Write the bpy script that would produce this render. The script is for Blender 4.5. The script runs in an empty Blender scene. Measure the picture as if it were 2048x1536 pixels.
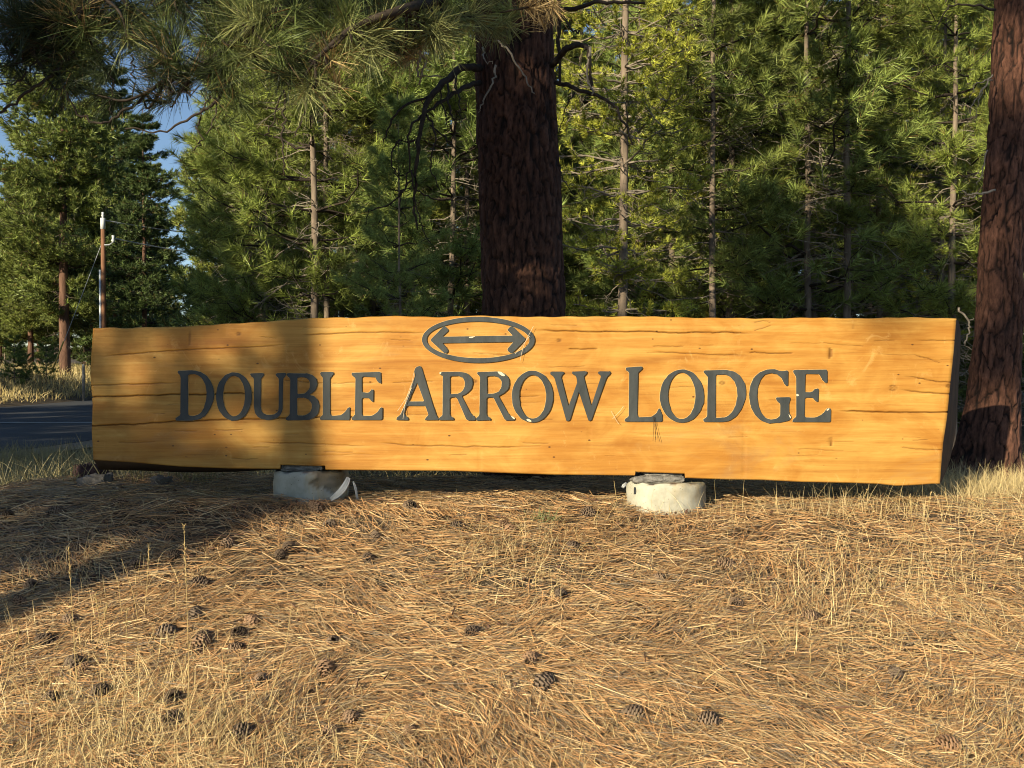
import bpy, math, random
import numpy as np
from mathutils import Vector, noise as mnoise
R = math.radians
sc = bpy.context.scene
C = sc.collection
# ------------------------------------------------------------------ camera
EYE, F = 1.6, 2000.0
PITCH = math.atan(38 / F)
cd = bpy.data.cameras.new('camera'); cam = bpy.data.objects.new('camera', cd); C.objects.link(cam)
cd.sensor_width = 36; cd.lens = 36 * F / 2048; cd.clip_start = 0.05; cd.clip_end = 3000
cam.location = (0, 0, EYE); cam.rotation_euler = (math.pi / 2 - PITCH, 0, 0)
sc.camera = cam
# ------------------------------------------------------------------ sky + sun
SUN_EL, SUN_AZ = 20.0, 37.0          # sun stands behind the viewer, to the left
sdx, sdy = math.sin(R(SUN_AZ)), math.cos(R(SUN_AZ))
w = bpy.data.worlds.new('World'); sc.world = w; w.use_nodes = True
nt = w.node_tree
sky = nt.nodes.new('ShaderNodeTexSky'); sky.sky_type = 'NISHITA'; sky.sun_disc = False
sky.sun_elevation = R(SUN_EL); sky.sun_rotation = math.atan2(-sdx, -sdy)
sky.air_density = 1.0; sky.dust_density = 0.2; sky.ozone_density = 2.0; sky.altitude = 1500
nt.nodes['Background'].inputs[1].default_value = 0.092
nt.links.new(sky.outputs[0], nt.nodes['Background'].inputs[0])
sl = bpy.data.lights.new('sun', 'SUN'); so = bpy.data.objects.new('sun', sl); C.objects.link(so)
sl.energy = 5.0; sl.angle = R(0.53); sl.color = (1.0, 0.90, 0.66)
so.rotation_euler = Vector((sdx * math.cos(R(SUN_EL)), sdy * math.cos(R(SUN_EL)), -math.sin(R(SUN_EL)))).to_track_quat('-Z', 'Y').to_euler()
so.location = (-30, -40, 30)
vs = sc.view_settings
vs.view_transform = 'Standard'; vs.look = 'None'; vs.exposure = 0.50; vs.gamma = 1
sc.cycles.filter_width = 1.0; sc.cycles.max_bounces = 3; sc.cycles.diffuse_bounces = 1; sc.cycles.transmission_bounces = 3

rng = np.random.default_rng(11)
random.seed(5)
# ------------------------------------------------------------------ helpers
def at(px, py, Y):
    """pixel of the 2048x1536 photograph -> point at distance Y"""
    a, b = (px - 1024) / F, (768 - py) / F
    d = np.array([a, math.cos(PITCH) + b * math.sin(PITCH), -math.sin(PITCH) + b * math.cos(PITCH)])
    return d * (Y / d[1]) + np.array([0, 0, EYE])

def sstep(a, b, x):
    t = np.clip((x - a) / (b - a), 0, 1); return t * t * (3 - 2 * t)

_nl = rng.uniform(0, 6.28, 40)
def wob(x, y, s=1.0):
    return (np.sin(x * 1.7 * s + y * 0.9 * s + _nl[0]) + np.sin(-x * 0.8 * s + y * 2.1 * s + _nl[1]) + .6 * np.sin(x * 3.9 * s - y * 2.7 * s + _nl[2]) + .5 * np.sin(x * 2.2 * s + y * 5.1 * s + _nl[3])) / 3.1

def terrain(X, Y):
    X = np.asarray(X, float); Y = np.asarray(Y, float)
    front = np.clip((Y - 2.9) / (5.78 - 2.9), 0, 1)
    front = np.where(front < .12, front ** 2 / .24, front - .06) / .94
    back = 1 - .62 * sstep(6.9, 10.5, Y)
    left = 1 - sstep(-2.9, -5.6, X) * 1.0 * sstep(3.2, 6.2, Y) - sstep(-3.4, -6.5, X) * (1 - sstep(3.2, 6.2, Y))
    z = 0.77 * front * back * left
    z = z - 0.010 * np.clip(X, -4, 4) * front * left - .070 * np.exp(-((X - 1.0) / 1.1) ** 2 - ((Y - 5.75) / .5) ** 2)
    z = z + wob(X, Y) * .022 * front + wob(X, Y, 3.3) * .010 * front * (Y < 12)
    z = z + np.clip((-19.6 - X) * .28, 0, 1.1) + .02 * np.clip(np.hypot(X, Y) - 80, 0, 500)
    return z

def ground_hit(px, py, y0=2.4, y1=60):
    for Y in np.concatenate([np.arange(y0, 12, .01), np.arange(12, y1, .1)]):
        p = at(px, py, Y)
        if p[2] <= terrain(p[0], p[1]): return np.array([p[0], p[1], float(terrain(p[0], p[1]))])
    return at(px, py, y1)

def mesh_np(name, V, Fc, col=None, mat=None, smooth=False):
    me = bpy.data.meshes.new(name)
    V = np.ascontiguousarray(V, np.float32); Fc = np.ascontiguousarray(Fc, np.int32)
    me.vertices.add(len(V)); me.vertices.foreach_set('co', V.ravel())
    n, k = Fc.shape
    me.loops.add(n * k); me.loops.foreach_set('vertex_index', Fc.ravel())
    me.polygons.add(n); me.polygons.foreach_set('loop_start', np.arange(n, dtype=np.int32) * k)
    if smooth: me.polygons.foreach_set('use_smooth', np.ones(n, bool))
    if col is not None:
        ca = me.color_attributes.new('tint', 'FLOAT_COLOR', 'POINT')
        c4 = np.ones((len(V), 4), np.float32); c4[:, :3] = col
        ca.data.foreach_set('color', c4.ravel())
    me.update(calc_edges=True)
    if mat: me.materials.append(mat)
    return me

def obj(name, me, parent=None, loc=None):
    o = bpy.data.objects.new(name, me); C.objects.link(o)
    if parent: o.parent = parent
    if name in ('boughs', 'dead_twigs', 'twigs', 'needle_tufts'): o['kind'] = 'stuff'
    if loc is not None: o.location = loc
    return o

def tag(o, label=None, cat=None, group=None, kind=None):
    if label: o['label'] = label
    if cat: o['category'] = cat
    if group: o['group'] = group
    if kind: o['kind'] = kind
    return o

def empty(name, loc, label, cat, group=None):
    o = bpy.data.objects.new(name, None); C.objects.link(o); o.location = loc
    o.empty_display_size = .1
    return tag(o, label, cat, group)

def unit(v): return v / np.maximum(np.linalg.norm(v, axis=-1, keepdims=True), 1e-9)

class Tubes:
    """several tapered tubes as one mesh (quads)"""
    def __init__(s): s.V = []; s.F = []; s.n = 0
    def add(s, pts, rad, k=6):
        pts = np.asarray(pts, float); m = len(pts); rad = np.broadcast_to(np.asarray(rad, float), (m,))
        t = unit(np.gradient(pts, axis=0))
        ref = np.where(np.abs(t[:, 2:3]) > .9, np.array([[1., 0, 0]]), np.array([[0, 0, 1.]]))
        ref = np.broadcast_to(ref[m // 2], t.shape)
        a = unit(np.cross(t, ref)); b = np.cross(t, a)
        th = np.linspace(0, 2 * np.pi, k, endpoint=False)
        ring = pts[:, None] + rad[:, None, None] * (np.cos(th)[None, :, None] * a[:, None] + np.sin(th)[None, :, None] * b[:, None])
        s.V.append(ring.reshape(-1, 3))
        i = np.arange(m - 1)[:, None]; j = np.arange(k)[None]
        f = np.stack([i * k + j, i * k + (j + 1) % k, (i + 1) * k + (j + 1) % k, (i + 1) * k + j], -1).reshape(-1, 4) + s.n
        s.F.append(f); s.n += m * k
        # cap on the far end
        if k == 6:
            e = s.n - k; s.F.append(np.array([[e, e + 1, e + 2, e + 3], [e, e + 3, e + 4, e + 5]]))
            e = s.n - m * k; s.F.append(np.array([[e + 3, e + 2, e + 1, e], [e + 5, e + 4, e + 3, e]]))
    def mesh(s, name, mat, smooth=True, col=None):
        return mesh_np(name, np.concatenate(s.V), np.concatenate(s.F), col, mat, smooth)

def spline(pts, n=12):
    P = np.asarray(pts, float); m = len(P)
    Q = np.vstack([2 * P[0] - P[1], P, 2 * P[-1] - P[-2]])
    out = []
    for i in range(m - 1):
        p0, p1, p2, p3 = Q[i:i + 4]
        for t in np.linspace(0, 1, n, endpoint=False):
            out.append(.5 * ((2 * p1) + (-p0 + p2) * t + (2 * p0 - 5 * p1 + 4 * p2 - p3) * t * t + (-p0 + 3 * p1 - 3 * p2 + p3) * t ** 3))
    out.append(P[-1]); return np.array(out)

def strips(base, d, side, L, W, bend, nseg=2, tip=.15):
    """N flat curved blades; returns verts (N*(nseg+1)*2,3), quads"""
    N = len(base); s = np.linspace(0, 1, nseg + 1)
    c = base[:, None] + d[:, None] * (L[:, None] * s)[..., None] + bend[:, None] * (L[:, None] * s ** 2)[..., None]
    wd = (W[:, None] * (1 - (1 - tip) * s ** 1.5))[..., None] * .5
    V = np.stack([c - side[:, None] * wd, c + side[:, None] * wd], 2).reshape(-1, 3)
    k = (nseg + 1) * 2
    q = np.array([[2 * i, 2 * i + 1, 2 * i + 3, 2 * i + 2] for i in range(nseg)])
    Fc = (np.arange(N)[:, None, None] * k + q[None]).reshape(-1, 4)
    return V, Fc, k

# ------------------------------------------------------------------ materials
def mat(name, rough=.8):
    m = bpy.data.materials.new(name); m.use_nodes = True
    b = m.node_tree.nodes['Principled BSDF']; b.inputs['Roughness'].default_value = rough
    b.inputs['Specular IOR Level'].default_value = .3
    return m, m.node_tree, b
def N(nt, t, **kw):
    n = nt.nodes.new(t)
    for k, v in kw.items(): setattr(n, k, v)
    return n
def noise(nt, scale, detail=4, rough=.55, vec=None, dist=0.0):
    n = N(nt, 'ShaderNodeTexNoise'); n.inputs['Scale'].default_value = scale; n.inputs['Detail'].default_value = detail
    n.inputs['Roughness'].default_value = rough; n.inputs['Distortion'].default_value = dist
    if vec is not None: nt.links.new(vec, n.inputs['Vector'])
    return n
def ramp(nt, fac, stops):
    r = N(nt, 'ShaderNodeValToRGB'); e = r.color_ramp.elements
    while len(e) < len(stops): e.new(.5)
    for el, (p, c) in zip(e, stops): el.position = p; el.color = (*c, 1)
    nt.links.new(fac, r.inputs[0]); return r
def mix(nt, a, b, fac, mode='MIX'):
    m = N(nt, 'ShaderNodeMix', data_type='RGBA', blend_type=mode)
    for s, v in ((m.inputs[6], a), (m.inputs[7], b), (m.inputs[0], fac)):
        if hasattr(v, 'links') or hasattr(v, 'is_linked'): nt.links.new(v, s)
        else: s.default_value = v if not isinstance(v, tuple) else (*v, 1)
    return m.outputs[2]
def attr(nt, name='tint'):
    return N(nt, 'ShaderNodeAttribute', attribute_name=name)
def objco(nt, scale=(1, 1, 1)):
    t = N(nt, 'ShaderNodeTexCoord'); mp = N(nt, 'ShaderNodeMapping'); mp.inputs['Scale'].default_value = scale
    nt.links.new(t.outputs['Object'], mp.inputs[0]); return mp.outputs[0]
def bump(nt, b, h, strength=.4, dist=.01):
    bp = N(nt, 'ShaderNodeBump'); bp.inputs['Strength'].default_value = strength; bp.inputs['Distance'].default_value = dist
    nt.links.new(h, bp.inputs['Height']); nt.links.new(bp.outputs[0], b.inputs['Normal'])

def plain(name, col, rough=.8, var=.25, scale=6, stretch=(1, 1, 1), bstr=.3, bd=.005):
    m, nt, b = mat(name, rough)
    n = noise(nt, scale, 5, .6, objco(nt, stretch))
    c = np.array(col)
    r = ramp(nt, n.outputs[0], [(.3, tuple(c * (1 - var))), (.7, tuple(np.minimum(c * (1 + var), 1)))])
    nt.links.new(r.outputs[0], b.inputs['Base Color'])
    bump(nt, b, n.outputs[0], bstr, bd)
    return m

def foliage(name, transl=.3, objvar=True):
    m, nt, b = mat(name, .45)
    a = attr(nt); c = a.outputs[0]
    if objvar:
        oi = N(nt, 'ShaderNodeObjectInfo')
        r = ramp(nt, oi.outputs['Random'], [(0, (.75, .84, .8)), (.35, (1, 1, .9)), (.65, (.92, 1.0, .95)), (1, (1.12, 1.08, .85))])
        c = mix(nt, c, r.outputs[0], 1.0, 'MULTIPLY')
    nt.links.new(c, b.inputs['Base Color'])
    tr = N(nt, 'ShaderNodeBsdfTranslucent'); nt.links.new(c, tr.inputs[0])
    mx = N(nt, 'ShaderNodeMixShader'); mx.inputs[0].default_value = transl
    nt.links.new(b.outputs[0], mx.inputs[1]); nt.links.new(tr.outputs[0], mx.inputs[2])
    nt.links.new(mx.outputs[0], nt.nodes['Material Output'].inputs[0])
    return m

M = {}
M['needle'] = foliage('pine_needles', .12)
M['needle_near'] = foliage('overhead_pine_needles', .12, False)
M['dry'] = foliage('dry_needles_and_grass', .1, False)
M['twig'] = plain('dark_twig_bark', (.05, .036, .026), .9, .4, 30)
M['deadtwig'] = plain('bleached_dead_twig', (.30, .245, .185), .9, .35, 30)
M['palebark'] = plain('pale_pine_bark', (.23, .172, .125), .9, .5, 9, (1, 1, .35), .6, .02)
M['redbark'] = plain('distant_red_bark', (.16, .085, .055), .9, .5, 5, (1, 1, .25), .8, .04)

def bark_mat():
    m, nt, b = mat('ponderosa_bark', .9)
    a = attr(nt)
    n = noise(nt, 34, 7, .75, objco(nt, (1, 1, .28)))
    r = ramp(nt, n.outputs[0], [(.32, (.30, .28, .26)), (.68, (1.6, 1.5, 1.4))])
    nt.links.new(mix(nt, a.outputs[0], r.outputs[0], 1.0, 'MULTIPLY'), b.inputs['Base Color'])
    bump(nt, b, n.outputs[0], .9, .02); return m
M['bark'] = bark_mat()

def wood_mat():
    m, nt, b = mat('varnished_log_face', .42)
    b.inputs['Specular IOR Level'].default_value = .25
    v = objco(nt, (.55, 1, 9)); g = noise(nt, 2.2, 7, .62, v, .6)
    r = ramp(nt, g.outputs[0], [(.28, (.40, .172, .031)), (.42, (.49, .232, .044)), (.55, (.555, .277, .056)), (.72, (.64, .36, .090))])
    v2 = objco(nt, (1.6, 1, 70)); fine = noise(nt, 3.0, 6, .7, v2, .3)
    r2 = ramp(nt, fine.outputs[0], [(.28, (.60, .52, .42)), (.43, (1.0, 1.0, 1.0)), (.70, (1.10, 1.12, 1.16))])
    c = mix(nt, r.outputs[0], r2.outputs[0], .6, 'MULTIPLY')
    # reddish weather blotches and pale worn varnish
    bl = noise(nt, 2.6, 4, .6, objco(nt, (1, 1, 1.6)), .8)
    rb = ramp(nt, bl.outputs[0], [(.38, (1.10, 1.14, 1.2)), (.60, (.86, .72, .56))])
    c = mix(nt, c, rb.outputs[0], .8, 'MULTIPLY')
    wv = noise(nt, 5.0, 6, .7, objco(nt, (1.3, 1, 1.0)), 1.2)
    wm = ramp(nt, wv.outputs[0], [(.60, (0, 0, 0)), (.72, (1, 1, 1))])
    c = mix(nt, c, (.80, .50, .17), mix(nt, (0, 0, 0), wm.outputs[0], .38))
    # small dark specks and insect holes
    sp = N(nt, 'ShaderNodeTexVoronoi'); sp.inputs['Scale'].default_value = 13; nt.links.new(objco(nt, (.8, .01, 1.4)), sp.inputs['Vector'])
    sm = ramp(nt, sp.outputs['Distance'], [(.06, (.9, .9, .9)), (.10, (0, 0, 0))])
    pick = noise(nt, 4.0, 2, .5, objco(nt)); pm = ramp(nt, pick.outputs[0], [(.47, (0, 0, 0)), (.53, (1, 1, 1))])
    c = mix(nt, c, (.09, .035, .012), mix(nt, sm.outputs[0], pm.outputs[0], 1.0, 'MULTIPLY'))
    # a knot and grey water staining with a shape of its own
    gw = noise(nt, 1.1, 6, .65, objco(nt, (1.0, 1, 2.2)), 1.5); gm = ramp(nt, gw.outputs[0], [(.56, (0, 0, 0)), (.70, (1, 1, 1))])
    c = mix(nt, c, (.36, .23, .11), mix(nt, (0, 0, 0), gm.outputs[0], .30))
    a = attr(nt); c = mix(nt, c, a.outputs[0], 1.0, 'MULTIPLY')     # grime and painted-in shade of the drying cracks
    nt.links.new(c, b.inputs['Base Color'])
    rr = ramp(nt, fine.outputs[0], [(.3, (.6, .6, .6)), (.7, (.36, .36, .36))]); nt.links.new(rr.outputs[0], b.inputs['Roughness'])
    bump(nt, b, fine.outputs[0], .28, .004)
    return m
M['wood'] = wood_mat()
M['slabbark'] = plain('slab_back_wood', (.12, .075, .045), .9, .5, 5, (.4, 1, 3), .8, .02)
M['endgrain'] = plain('slab_end_grain', (.085, .048, .025), .85, .4, 12, (1, 1, .6), .6, .01)

def paint_mat():
    m, nt, b = mat('slate_grey_letter_paint', .5)
    n = noise(nt, 7, 5, .65, objco(nt, (2, 1, .6))); r = ramp(nt, n.outputs[0], [(.25, (.036, .040, .040)), (.6, (.068, .072, .070)), (.85, (.115, .12, .117))])
    nt.links.new(r.outputs[0], b.inputs['Base Color']); bump(nt, b, noise(nt, 60, 3).outputs[0], .25, .002); return m
M['paint'] = paint_mat()
M['rim'] = plain('bare_wood_rim', (.66, .43, .17), .8, .35, 25, (1, 1, 1))
M['chip'] = plain('bare_wood_chip', (.85, .68, .46), .8, .1, 20)

def concrete_mat():
    m, nt, b = mat('weathered_concrete', .85)
    n = noise(nt, 9, 6, .65, objco(nt)); r = ramp(nt, n.outputs[0], [(.25, (.32, .29, .22)), (.5, (.48, .445, .345)), (.8, (.60, .565, .46))])
    st = noise(nt, 3.2, 4, .6, objco(nt, (2, 2, .5))); r2 = ramp(nt, st.outputs[0], [(.5, (1, 1, 1)), (.72, (1.0, .82, .55))])
    pit = N(nt, 'ShaderNodeTexVoronoi'); pit.inputs['Scale'].default_value = 38; nt.links.new(objco(nt), pit.inputs['Vector'])
    pm = ramp(nt, pit.outputs['Distance'], [(.06, (.35, .32, .28)), (.14, (1, 1, 1))])
    c = mix(nt, mix(nt, r.outputs[0], r2.outputs[0], 1.0, 'MULTIPLY'), pm.outputs[0], .7, 'MULTIPLY')
    c = mix(nt, c, attr(nt).outputs[0], 1.0, 'MULTIPLY')
    nt.links.new(c, b.inputs['Base Color']); bump(nt, b, n.outputs[0], .4, .005); return m
M['concrete'] = concrete_mat()
M['rubble'] = plain('grey_mortar_rubble', (.22, .20, .175), .95, .5, 22, (1, 1, 1.5), .9, .02)
M['tube'] = plain('peeled_form_tube', (.70, .69, .66), .7, .2, 14, (1, 1, 1), .3, .004)
M['redrock'] = plain('dark_red_rock', (.085, .045, .040), .9, .5, 9, (1, 1, 1), .9, .02)
M['greyrock'] = plain('grey_rock', (.20, .17, .14), .9, .4, 9, (1, 1, 1), .9, .02)

def ground_mat():
    m, nt, b = mat('soil_and_litter', .95)
    co = objco(nt)
    n = noise(nt, 2.0, 6, .7, co); r = ramp(nt, n.outputs[0], [(.25, (.085, .07, .055)), (.5, (.145, .11, .075)), (.75, (.21, .155, .10))])
    n2 = noise(nt, 60, 4, .75, co); r2 = ramp(nt, n2.outputs[0], [(.3, (.35, .33, .31)), (.7, (1.3, 1.25, 1.15))])
    nt.links.new(mix(nt, r.outputs[0], r2.outputs[0], .9, 'MULTIPLY'), b.inputs['Base Color'])
    bump(nt, b, n2.outputs[0], .9, .03); return m
M['ground'] = ground_mat()
def asphalt_mat():
    m, nt, b = mat('asphalt', .85)
    co = objco(nt); n = noise(nt, .7, 5, .6, co); n2 = noise(nt, 45, 3, .7, co)
    r = ramp(nt, n.outputs[0], [(.3, (.062, .062, .066)), (.7, (.095, .095, .098))])
    r2 = ramp(nt, n2.outputs[0], [(.3, (.7, .7, .7)), (.7, (1.3, 1.3, 1.3))])
    nt.links.new(mix(nt, r.outputs[0], r2.outputs[0], .8, 'MULTIPLY'), b.inputs['Base Color']); bump(nt, b, n2.outputs[0], .4, .01); return m
M['asphalt'] = asphalt_mat()
M['gravel'] = plain('sandy_shoulder', (.34, .26, .18), .95, .35, 14, (1, 1, 1), .6, .01)
M['sunstreak'] = plain('painted_sun_streak', (.34, .33, .31), .7, .25, 3)  # pale colour standing in for sunlit asphalt
M['pole'] = plain('treated_pole_wood', (.26, .125, .065), .85, .3, 12, (1, 1, .15), .4, .01)
M['white'] = plain('white_plastic', (.68, .69, .68), .5, .06, 8)
M['metal'] = plain('galvanised_metal', (.42, .43, .44), .45, .1, 20)
M['yellow'] = plain('yellow_guard', (.62, .42, .09), .5, .1, 8)
M['fencepost'] = plain('grey_fence_post', (.26, .24, .21), .9, .3, 15, (1, 1, .2))

# ================================================================== SETTING
def axis(a, b, fine, lo, hi, grow=1.25):
    x = list(np.arange(a, b + 1e-6, fine)); s = fine
    while x[-1] < hi: s *= grow; x.append(x[-1] + s)
    s = fine
    while x[0] > lo: s *= grow; x.insert(0, x[0] - s)
    return np.array(x)
gx = axis(-6, 6, .06, -900, 900); gy = axis(2.2, 11, .06, -300, 1500)
GX, GY = np.meshgrid(gx, gy)
GZ = terrain(GX, GY)
nx, ny = len(gx), len(gy)
ii, jj = np.meshgrid(np.arange(nx - 1), np.arange(ny - 1))
i0 = (jj * nx + ii).ravel()
ground = obj('ground', mesh_np('ground', np.stack([GX, GY, GZ], -1).reshape(-1, 3), np.stack([i0, i0 + 1, i0 + nx + 1, i0 + nx], -1), None, M['ground'], True))
tag(ground, kind='structure')

def sheet(name, right, left, z, m, kind='structure'):
    a, b = spline(right, 8), spline(left, 8); n = min(len(a), len(b))
    cols = 14; V = []
    for i in range(n):
        for c in range(cols + 1):
            p = a[i] * (1 - c / cols) + b[i] * c / cols; V.append((p[0], p[1], float(max(terrain(p[0], p[1]), 0)) + z))
    Fc = [(i * (cols + 1) + c, i * (cols + 1) + c + 1, (i + 1) * (cols + 1) + c + 1, (i + 1) * (cols + 1) + c) for i in range(n - 1) for c in range(cols)]
    o = obj(name, mesh_np(name, V, np.array(Fc), None, m, True)); tag(o, kind=kind); return o
r_edge = [(-12.5, -40), (-11.5, 0), (-10.6, 10), (-9.2, 18.2), (-8.9, 22), (-9.4, 28), (-10.6, 40), (-12, 60), (-18, 120)]
l_edge = [(-22, -40), (-20.5, 0), (-19.8, 12), (-19.5, 26), (-19.5, 36), (-19.2, 41), (-19.0, 45), (-20, 60), (-27, 120)]
sheet('road', r_edge, l_edge, .02, M['asphalt'])
sheet('road_shoulder', [(x + .9, y) for x, y in r_edge], [(x + .0, y) for x, y in r_edge], .012, M['gravel'])
sheet('road_sun_streak', [(-18.6, 26.6), (-10, 27.2), (-9.6, 27.2)], [(-18.6, 27.1), (-10, 27.7), (-9.6, 27.7)], .0251, M['sunstreak'])  # streak of sunlight across the road, painted as a pale strip

# ================================================================== THE SIGN
YS = 6.0
sign = empty('wooden_sign', at(1030, 960, YS + .15), 'huge honey coloured half log sign with dark raised lettering', 'sign')
sloc = np.array(sign.location)
def ip(pts): a = np.array(pts, float); return a[:, 0], a[:, 1]
TOPx, TOPy = ip([(150, 650), (177, 650), (215, 649.5), (250, 651), (290, 648.5), (330, 648), (400, 645), (470, 641), (540, 636), (600, 632), (650, 629.5), (700, 629.5), (760, 627), (800, 627), (870, 628.5), (930, 626), (1000, 627), (1100, 628.5), (1200, 627), (1300, 628), (1400, 630), (1500, 631.5), (1600, 630), (1700, 631), (1800, 629.5), (1905, 631), (1930, 631)])
BOTx, BOTy = ip([(150, 914), (177, 915), (260, 920), (350, 928), (450, 932), (552, 933), (552.6, 925), (642.4, 927), (643, 935), (760, 936), (900, 937), (1000, 941), (1100, 944.5), (1264.4, 946), (1265, 939), (1365, 942.5), (1365.6, 951), (1450, 954), (1520, 955), (1600, 959), (1700, 961), (1760, 963), (1800, 967), (1840, 965.5), (1876, 963), (1930, 963)])
LEFv, LEFx = ip([(0, 177), (.22, 174), (.42, 176), (.65, 172), (.85, 175), (1, 178)])
RIGv, RIGx = ip([(0, 1876), (.1, 1878), (.25, 1882), (.4, 1889), (.6, 1895), (.8, 1901), (1, 1906)])
cracks = [  # (points, half width px, depth m, grime and painted shade)
 ([(195, 709), (250, 702), (350, 695), (420, 692), (500, 688), (570, 683)], 1.0, .006, .75), ([(174, 765), (240, 764), (300, 762), (365, 759)], 1.4, .004, .6),
 ([(172, 789), (250, 786), (350, 784), (430, 782), (530, 781)], 1.2, .014, .95), ([(172, 846), (260, 843), (360, 837), (500, 832), (640, 829), (770, 828)], 1.1, .012, .92),
 ([(590, 665), (700, 660), (790, 659), (850, 660)], 1.0, .008, .8), ([(1066, 655), (1130, 657), (1250, 658), (1380, 660), (1500, 661)], 1.1, .013, .95), ([(1130, 693), (1185, 694)], 1.0, .008, .8),
 ([(1300, 686), (1360, 688)], .8, .005, .6), ([(1290, 697), (1390, 703), (1490, 705)], 1, .006, .75), ([(1490, 699), (1575, 701)], 1, .008, .85), ([(1793, 745), (1850, 754), (1893, 760)], 1, .008, .85),
 ([(1785, 772), (1840, 779), (1895, 783)], 1.1, .010, .9), ([(1663, 816), (1750, 818), (1892, 820)], 1.2, .014, .97), ([(745, 880), (790, 884), (900, 887), (1045, 890)], 1, .006, .7),
 ([(500, 879), (560, 880), (650, 884), (730, 886)], .9, .005, .55), ([(1800, 891), (1880, 894)], .9, .006, .7), ([(1815, 675), (1850, 676), (1902, 675)], .9, .006, .75), ([(1740, 676), (1780, 675)], .8, .004, .5),
 ([(1825, 706), (1850, 712), (1872, 720)], .9, .006, .7), ([(780, 759), (860, 757)], .8, .004, .55), ([(660, 762), (740, 760)], .8, .004, .6), ([(560, 756), (640, 760)], .9, .005, .6), ([(1640, 680), (1720, 687)], .8, .005, .55),
 ([(940, 702), (1015, 703)], .8, .004, .55), ([(1590, 893), (1680, 896)], .8, .004, .4), ([(1040, 880), (1090, 881)], .8, .004, .5), ([(230, 880), (300, 878)], .8, .003, .35), ([(600, 905), (760, 903)], .8, .003, .3),
 ([(1503, 640), (1525, 636), (1533, 641)], .9, .005, .6), ([(1500, 655), (1520, 650), (1535, 645)], .9, .004, .6)]
vcr = [(372, 650, 686, 1.0, .004, .5), (1655, 869, 886, 1.2, .006, .8), (1651, 690, 712, 1.2, .005, .7), (1656, 692, 708, 1.0, .005, .6), (953, 888, 934, .9, .003, -.35), (1482, 846, 950, .9, .003, -.3), (445, 640, 668, .9, .002, -.3), (1172, 850, 905, .8, .002, -.2), (1700, 632, 652, .9, .004, .5)]
nu, nv = 430, 236
us = np.concatenate([np.linspace(0, 1, nu), [(x - 177) / (1892 - 177) for x in (551.9, 552.7, 642.3, 643.1, 1264.3, 1265.1, 1364.9, 1365.7)]]); us.sort(); nu = len(us)
vv = np.linspace(0, 1, nv)
U, Vv = np.meshgrid(us, vv)
xn = 177 + U * (1892 - 177)
PX = xn + (1 - U) ** 6 * (np.interp(Vv, LEFv, LEFx) - 177) + U ** 6 * (np.interp(Vv, RIGv, RIGx) - 1892)
tp = np.interp(xn, TOPx, TOPy); bt = np.interp(xn, BOTx, BOTy)
tp = tp + .5 * np.sin(xn * .11) + .4 * np.sin(xn * .037 + 1)
PY = bt + (tp - bt) * Vv
dep = .0015 * np.sin(PX * .006 + PY * .01) + .0006 * np.sin(PX * .021 - PY * .05)
wk = np.cumsum(np.random.default_rng(8).normal(0, .55, 400)); wk -= np.convolve(wk, np.ones(25) / 25, 'same')
gck = np.random.default_rng(19)
for _ in range(38):      # faint short drying checks
    x_, y_, l_ = gck.uniform(190, 1860), gck.uniform(640, 925), gck.uniform(18, 80); cracks.append(([(x_, y_), (x_ + l_, y_ + gck.normal(0, 1.2))], gck.uniform(.6, .85), gck.uniform(.002, .004), gck.uniform(.25, .6)))
dirt_shade = np.zeros_like(PX)
for pts, hw, dp, k in cracks:
    a = np.array(pts, float); L = np.interp(PX, a[:, 0], a[:, 1]) + .75 * np.interp((PX + a[0, 1] * 7) % 2000, np.arange(400) * 5.0, wk)
    inx = sstep(a[0, 0] - 2, a[0, 0] + 40, PX) * (1 - sstep(a[-1, 0] - 40, a[-1, 0] + 2, PX)) if a[-1, 0] - a[0, 0] > 90 else ((PX > a[0, 0]) & (PX < a[-1, 0])) * 1.
    if a[0, 0] < 180: inx = 1 - sstep(a[-1, 0] - 60, a[-1, 0], PX)
    if a[-1, 0] > 1885: inx = sstep(a[0, 0], a[0, 0] + 40, PX)
    g = np.exp(-((PY - L) / (hw * .95)) ** 2) * inx
    dep += g * dp; dirt_shade = np.maximum(dirt_shade, g * k)
for x, y0, y1, hw, dp, k in vcr:
    g = np.exp(-((PX - x - .6 * np.sin(PY * .2)) / (hw * 1.6)) ** 2) * ((PY > y0) & (PY < y1))
    dep += g * dp
    if k > 0: dirt_shade = np.maximum(dirt_shade, g * k)
    else: dirt_shade = np.where(np.abs(g * k) > .05, np.minimum(dirt_shade, g * k), dirt_shade)
for kx, ky, kr in [(1778, 770, 5.0), (1890, 766, 3.0), (940, 757, 3.5), (835, 752, 3.0), (1437, 760, 3.2), (470, 662, 2.6), (1110, 675, 2.6)]:
    rr_ = np.hypot((PX - kx) * .8, PY - ky); g = np.exp(-((rr_ - kr) / 1.3) ** 2) + .7 * np.exp(-(rr_ / (kr * .45)) ** 2); dirt_shade = np.maximum(dirt_shade, g * .6); dep += g * .0012
P0 = np.stack([at(0, 0, YS)[0] + PX / F * YS, YS + dep, np.zeros_like(PX)], -1)
zz0, zz1 = at(0, 0, YS)[2], at(0, 1536, YS)[2]
P0[..., 2] = zz0 + (zz1 - zz0) * PY / 1536
edge = np.minimum(np.minimum(Vv, 1 - Vv) * 300, np.minimum(U, 1 - U) * 1700)
P0[..., 1] += .010 * np.clip(1 - edge / 2.2, 0, 1) ** 2
front = P0.reshape(-1, 3) - sloc
tint = np.stack([1 - dirt_shade * s for s in (.9, .95, .97)], -1).reshape(-1, 3)
i0 = (np.arange(nv - 1)[:, None] * nu + np.arange(nu - 1)[None]).ravel()
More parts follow.
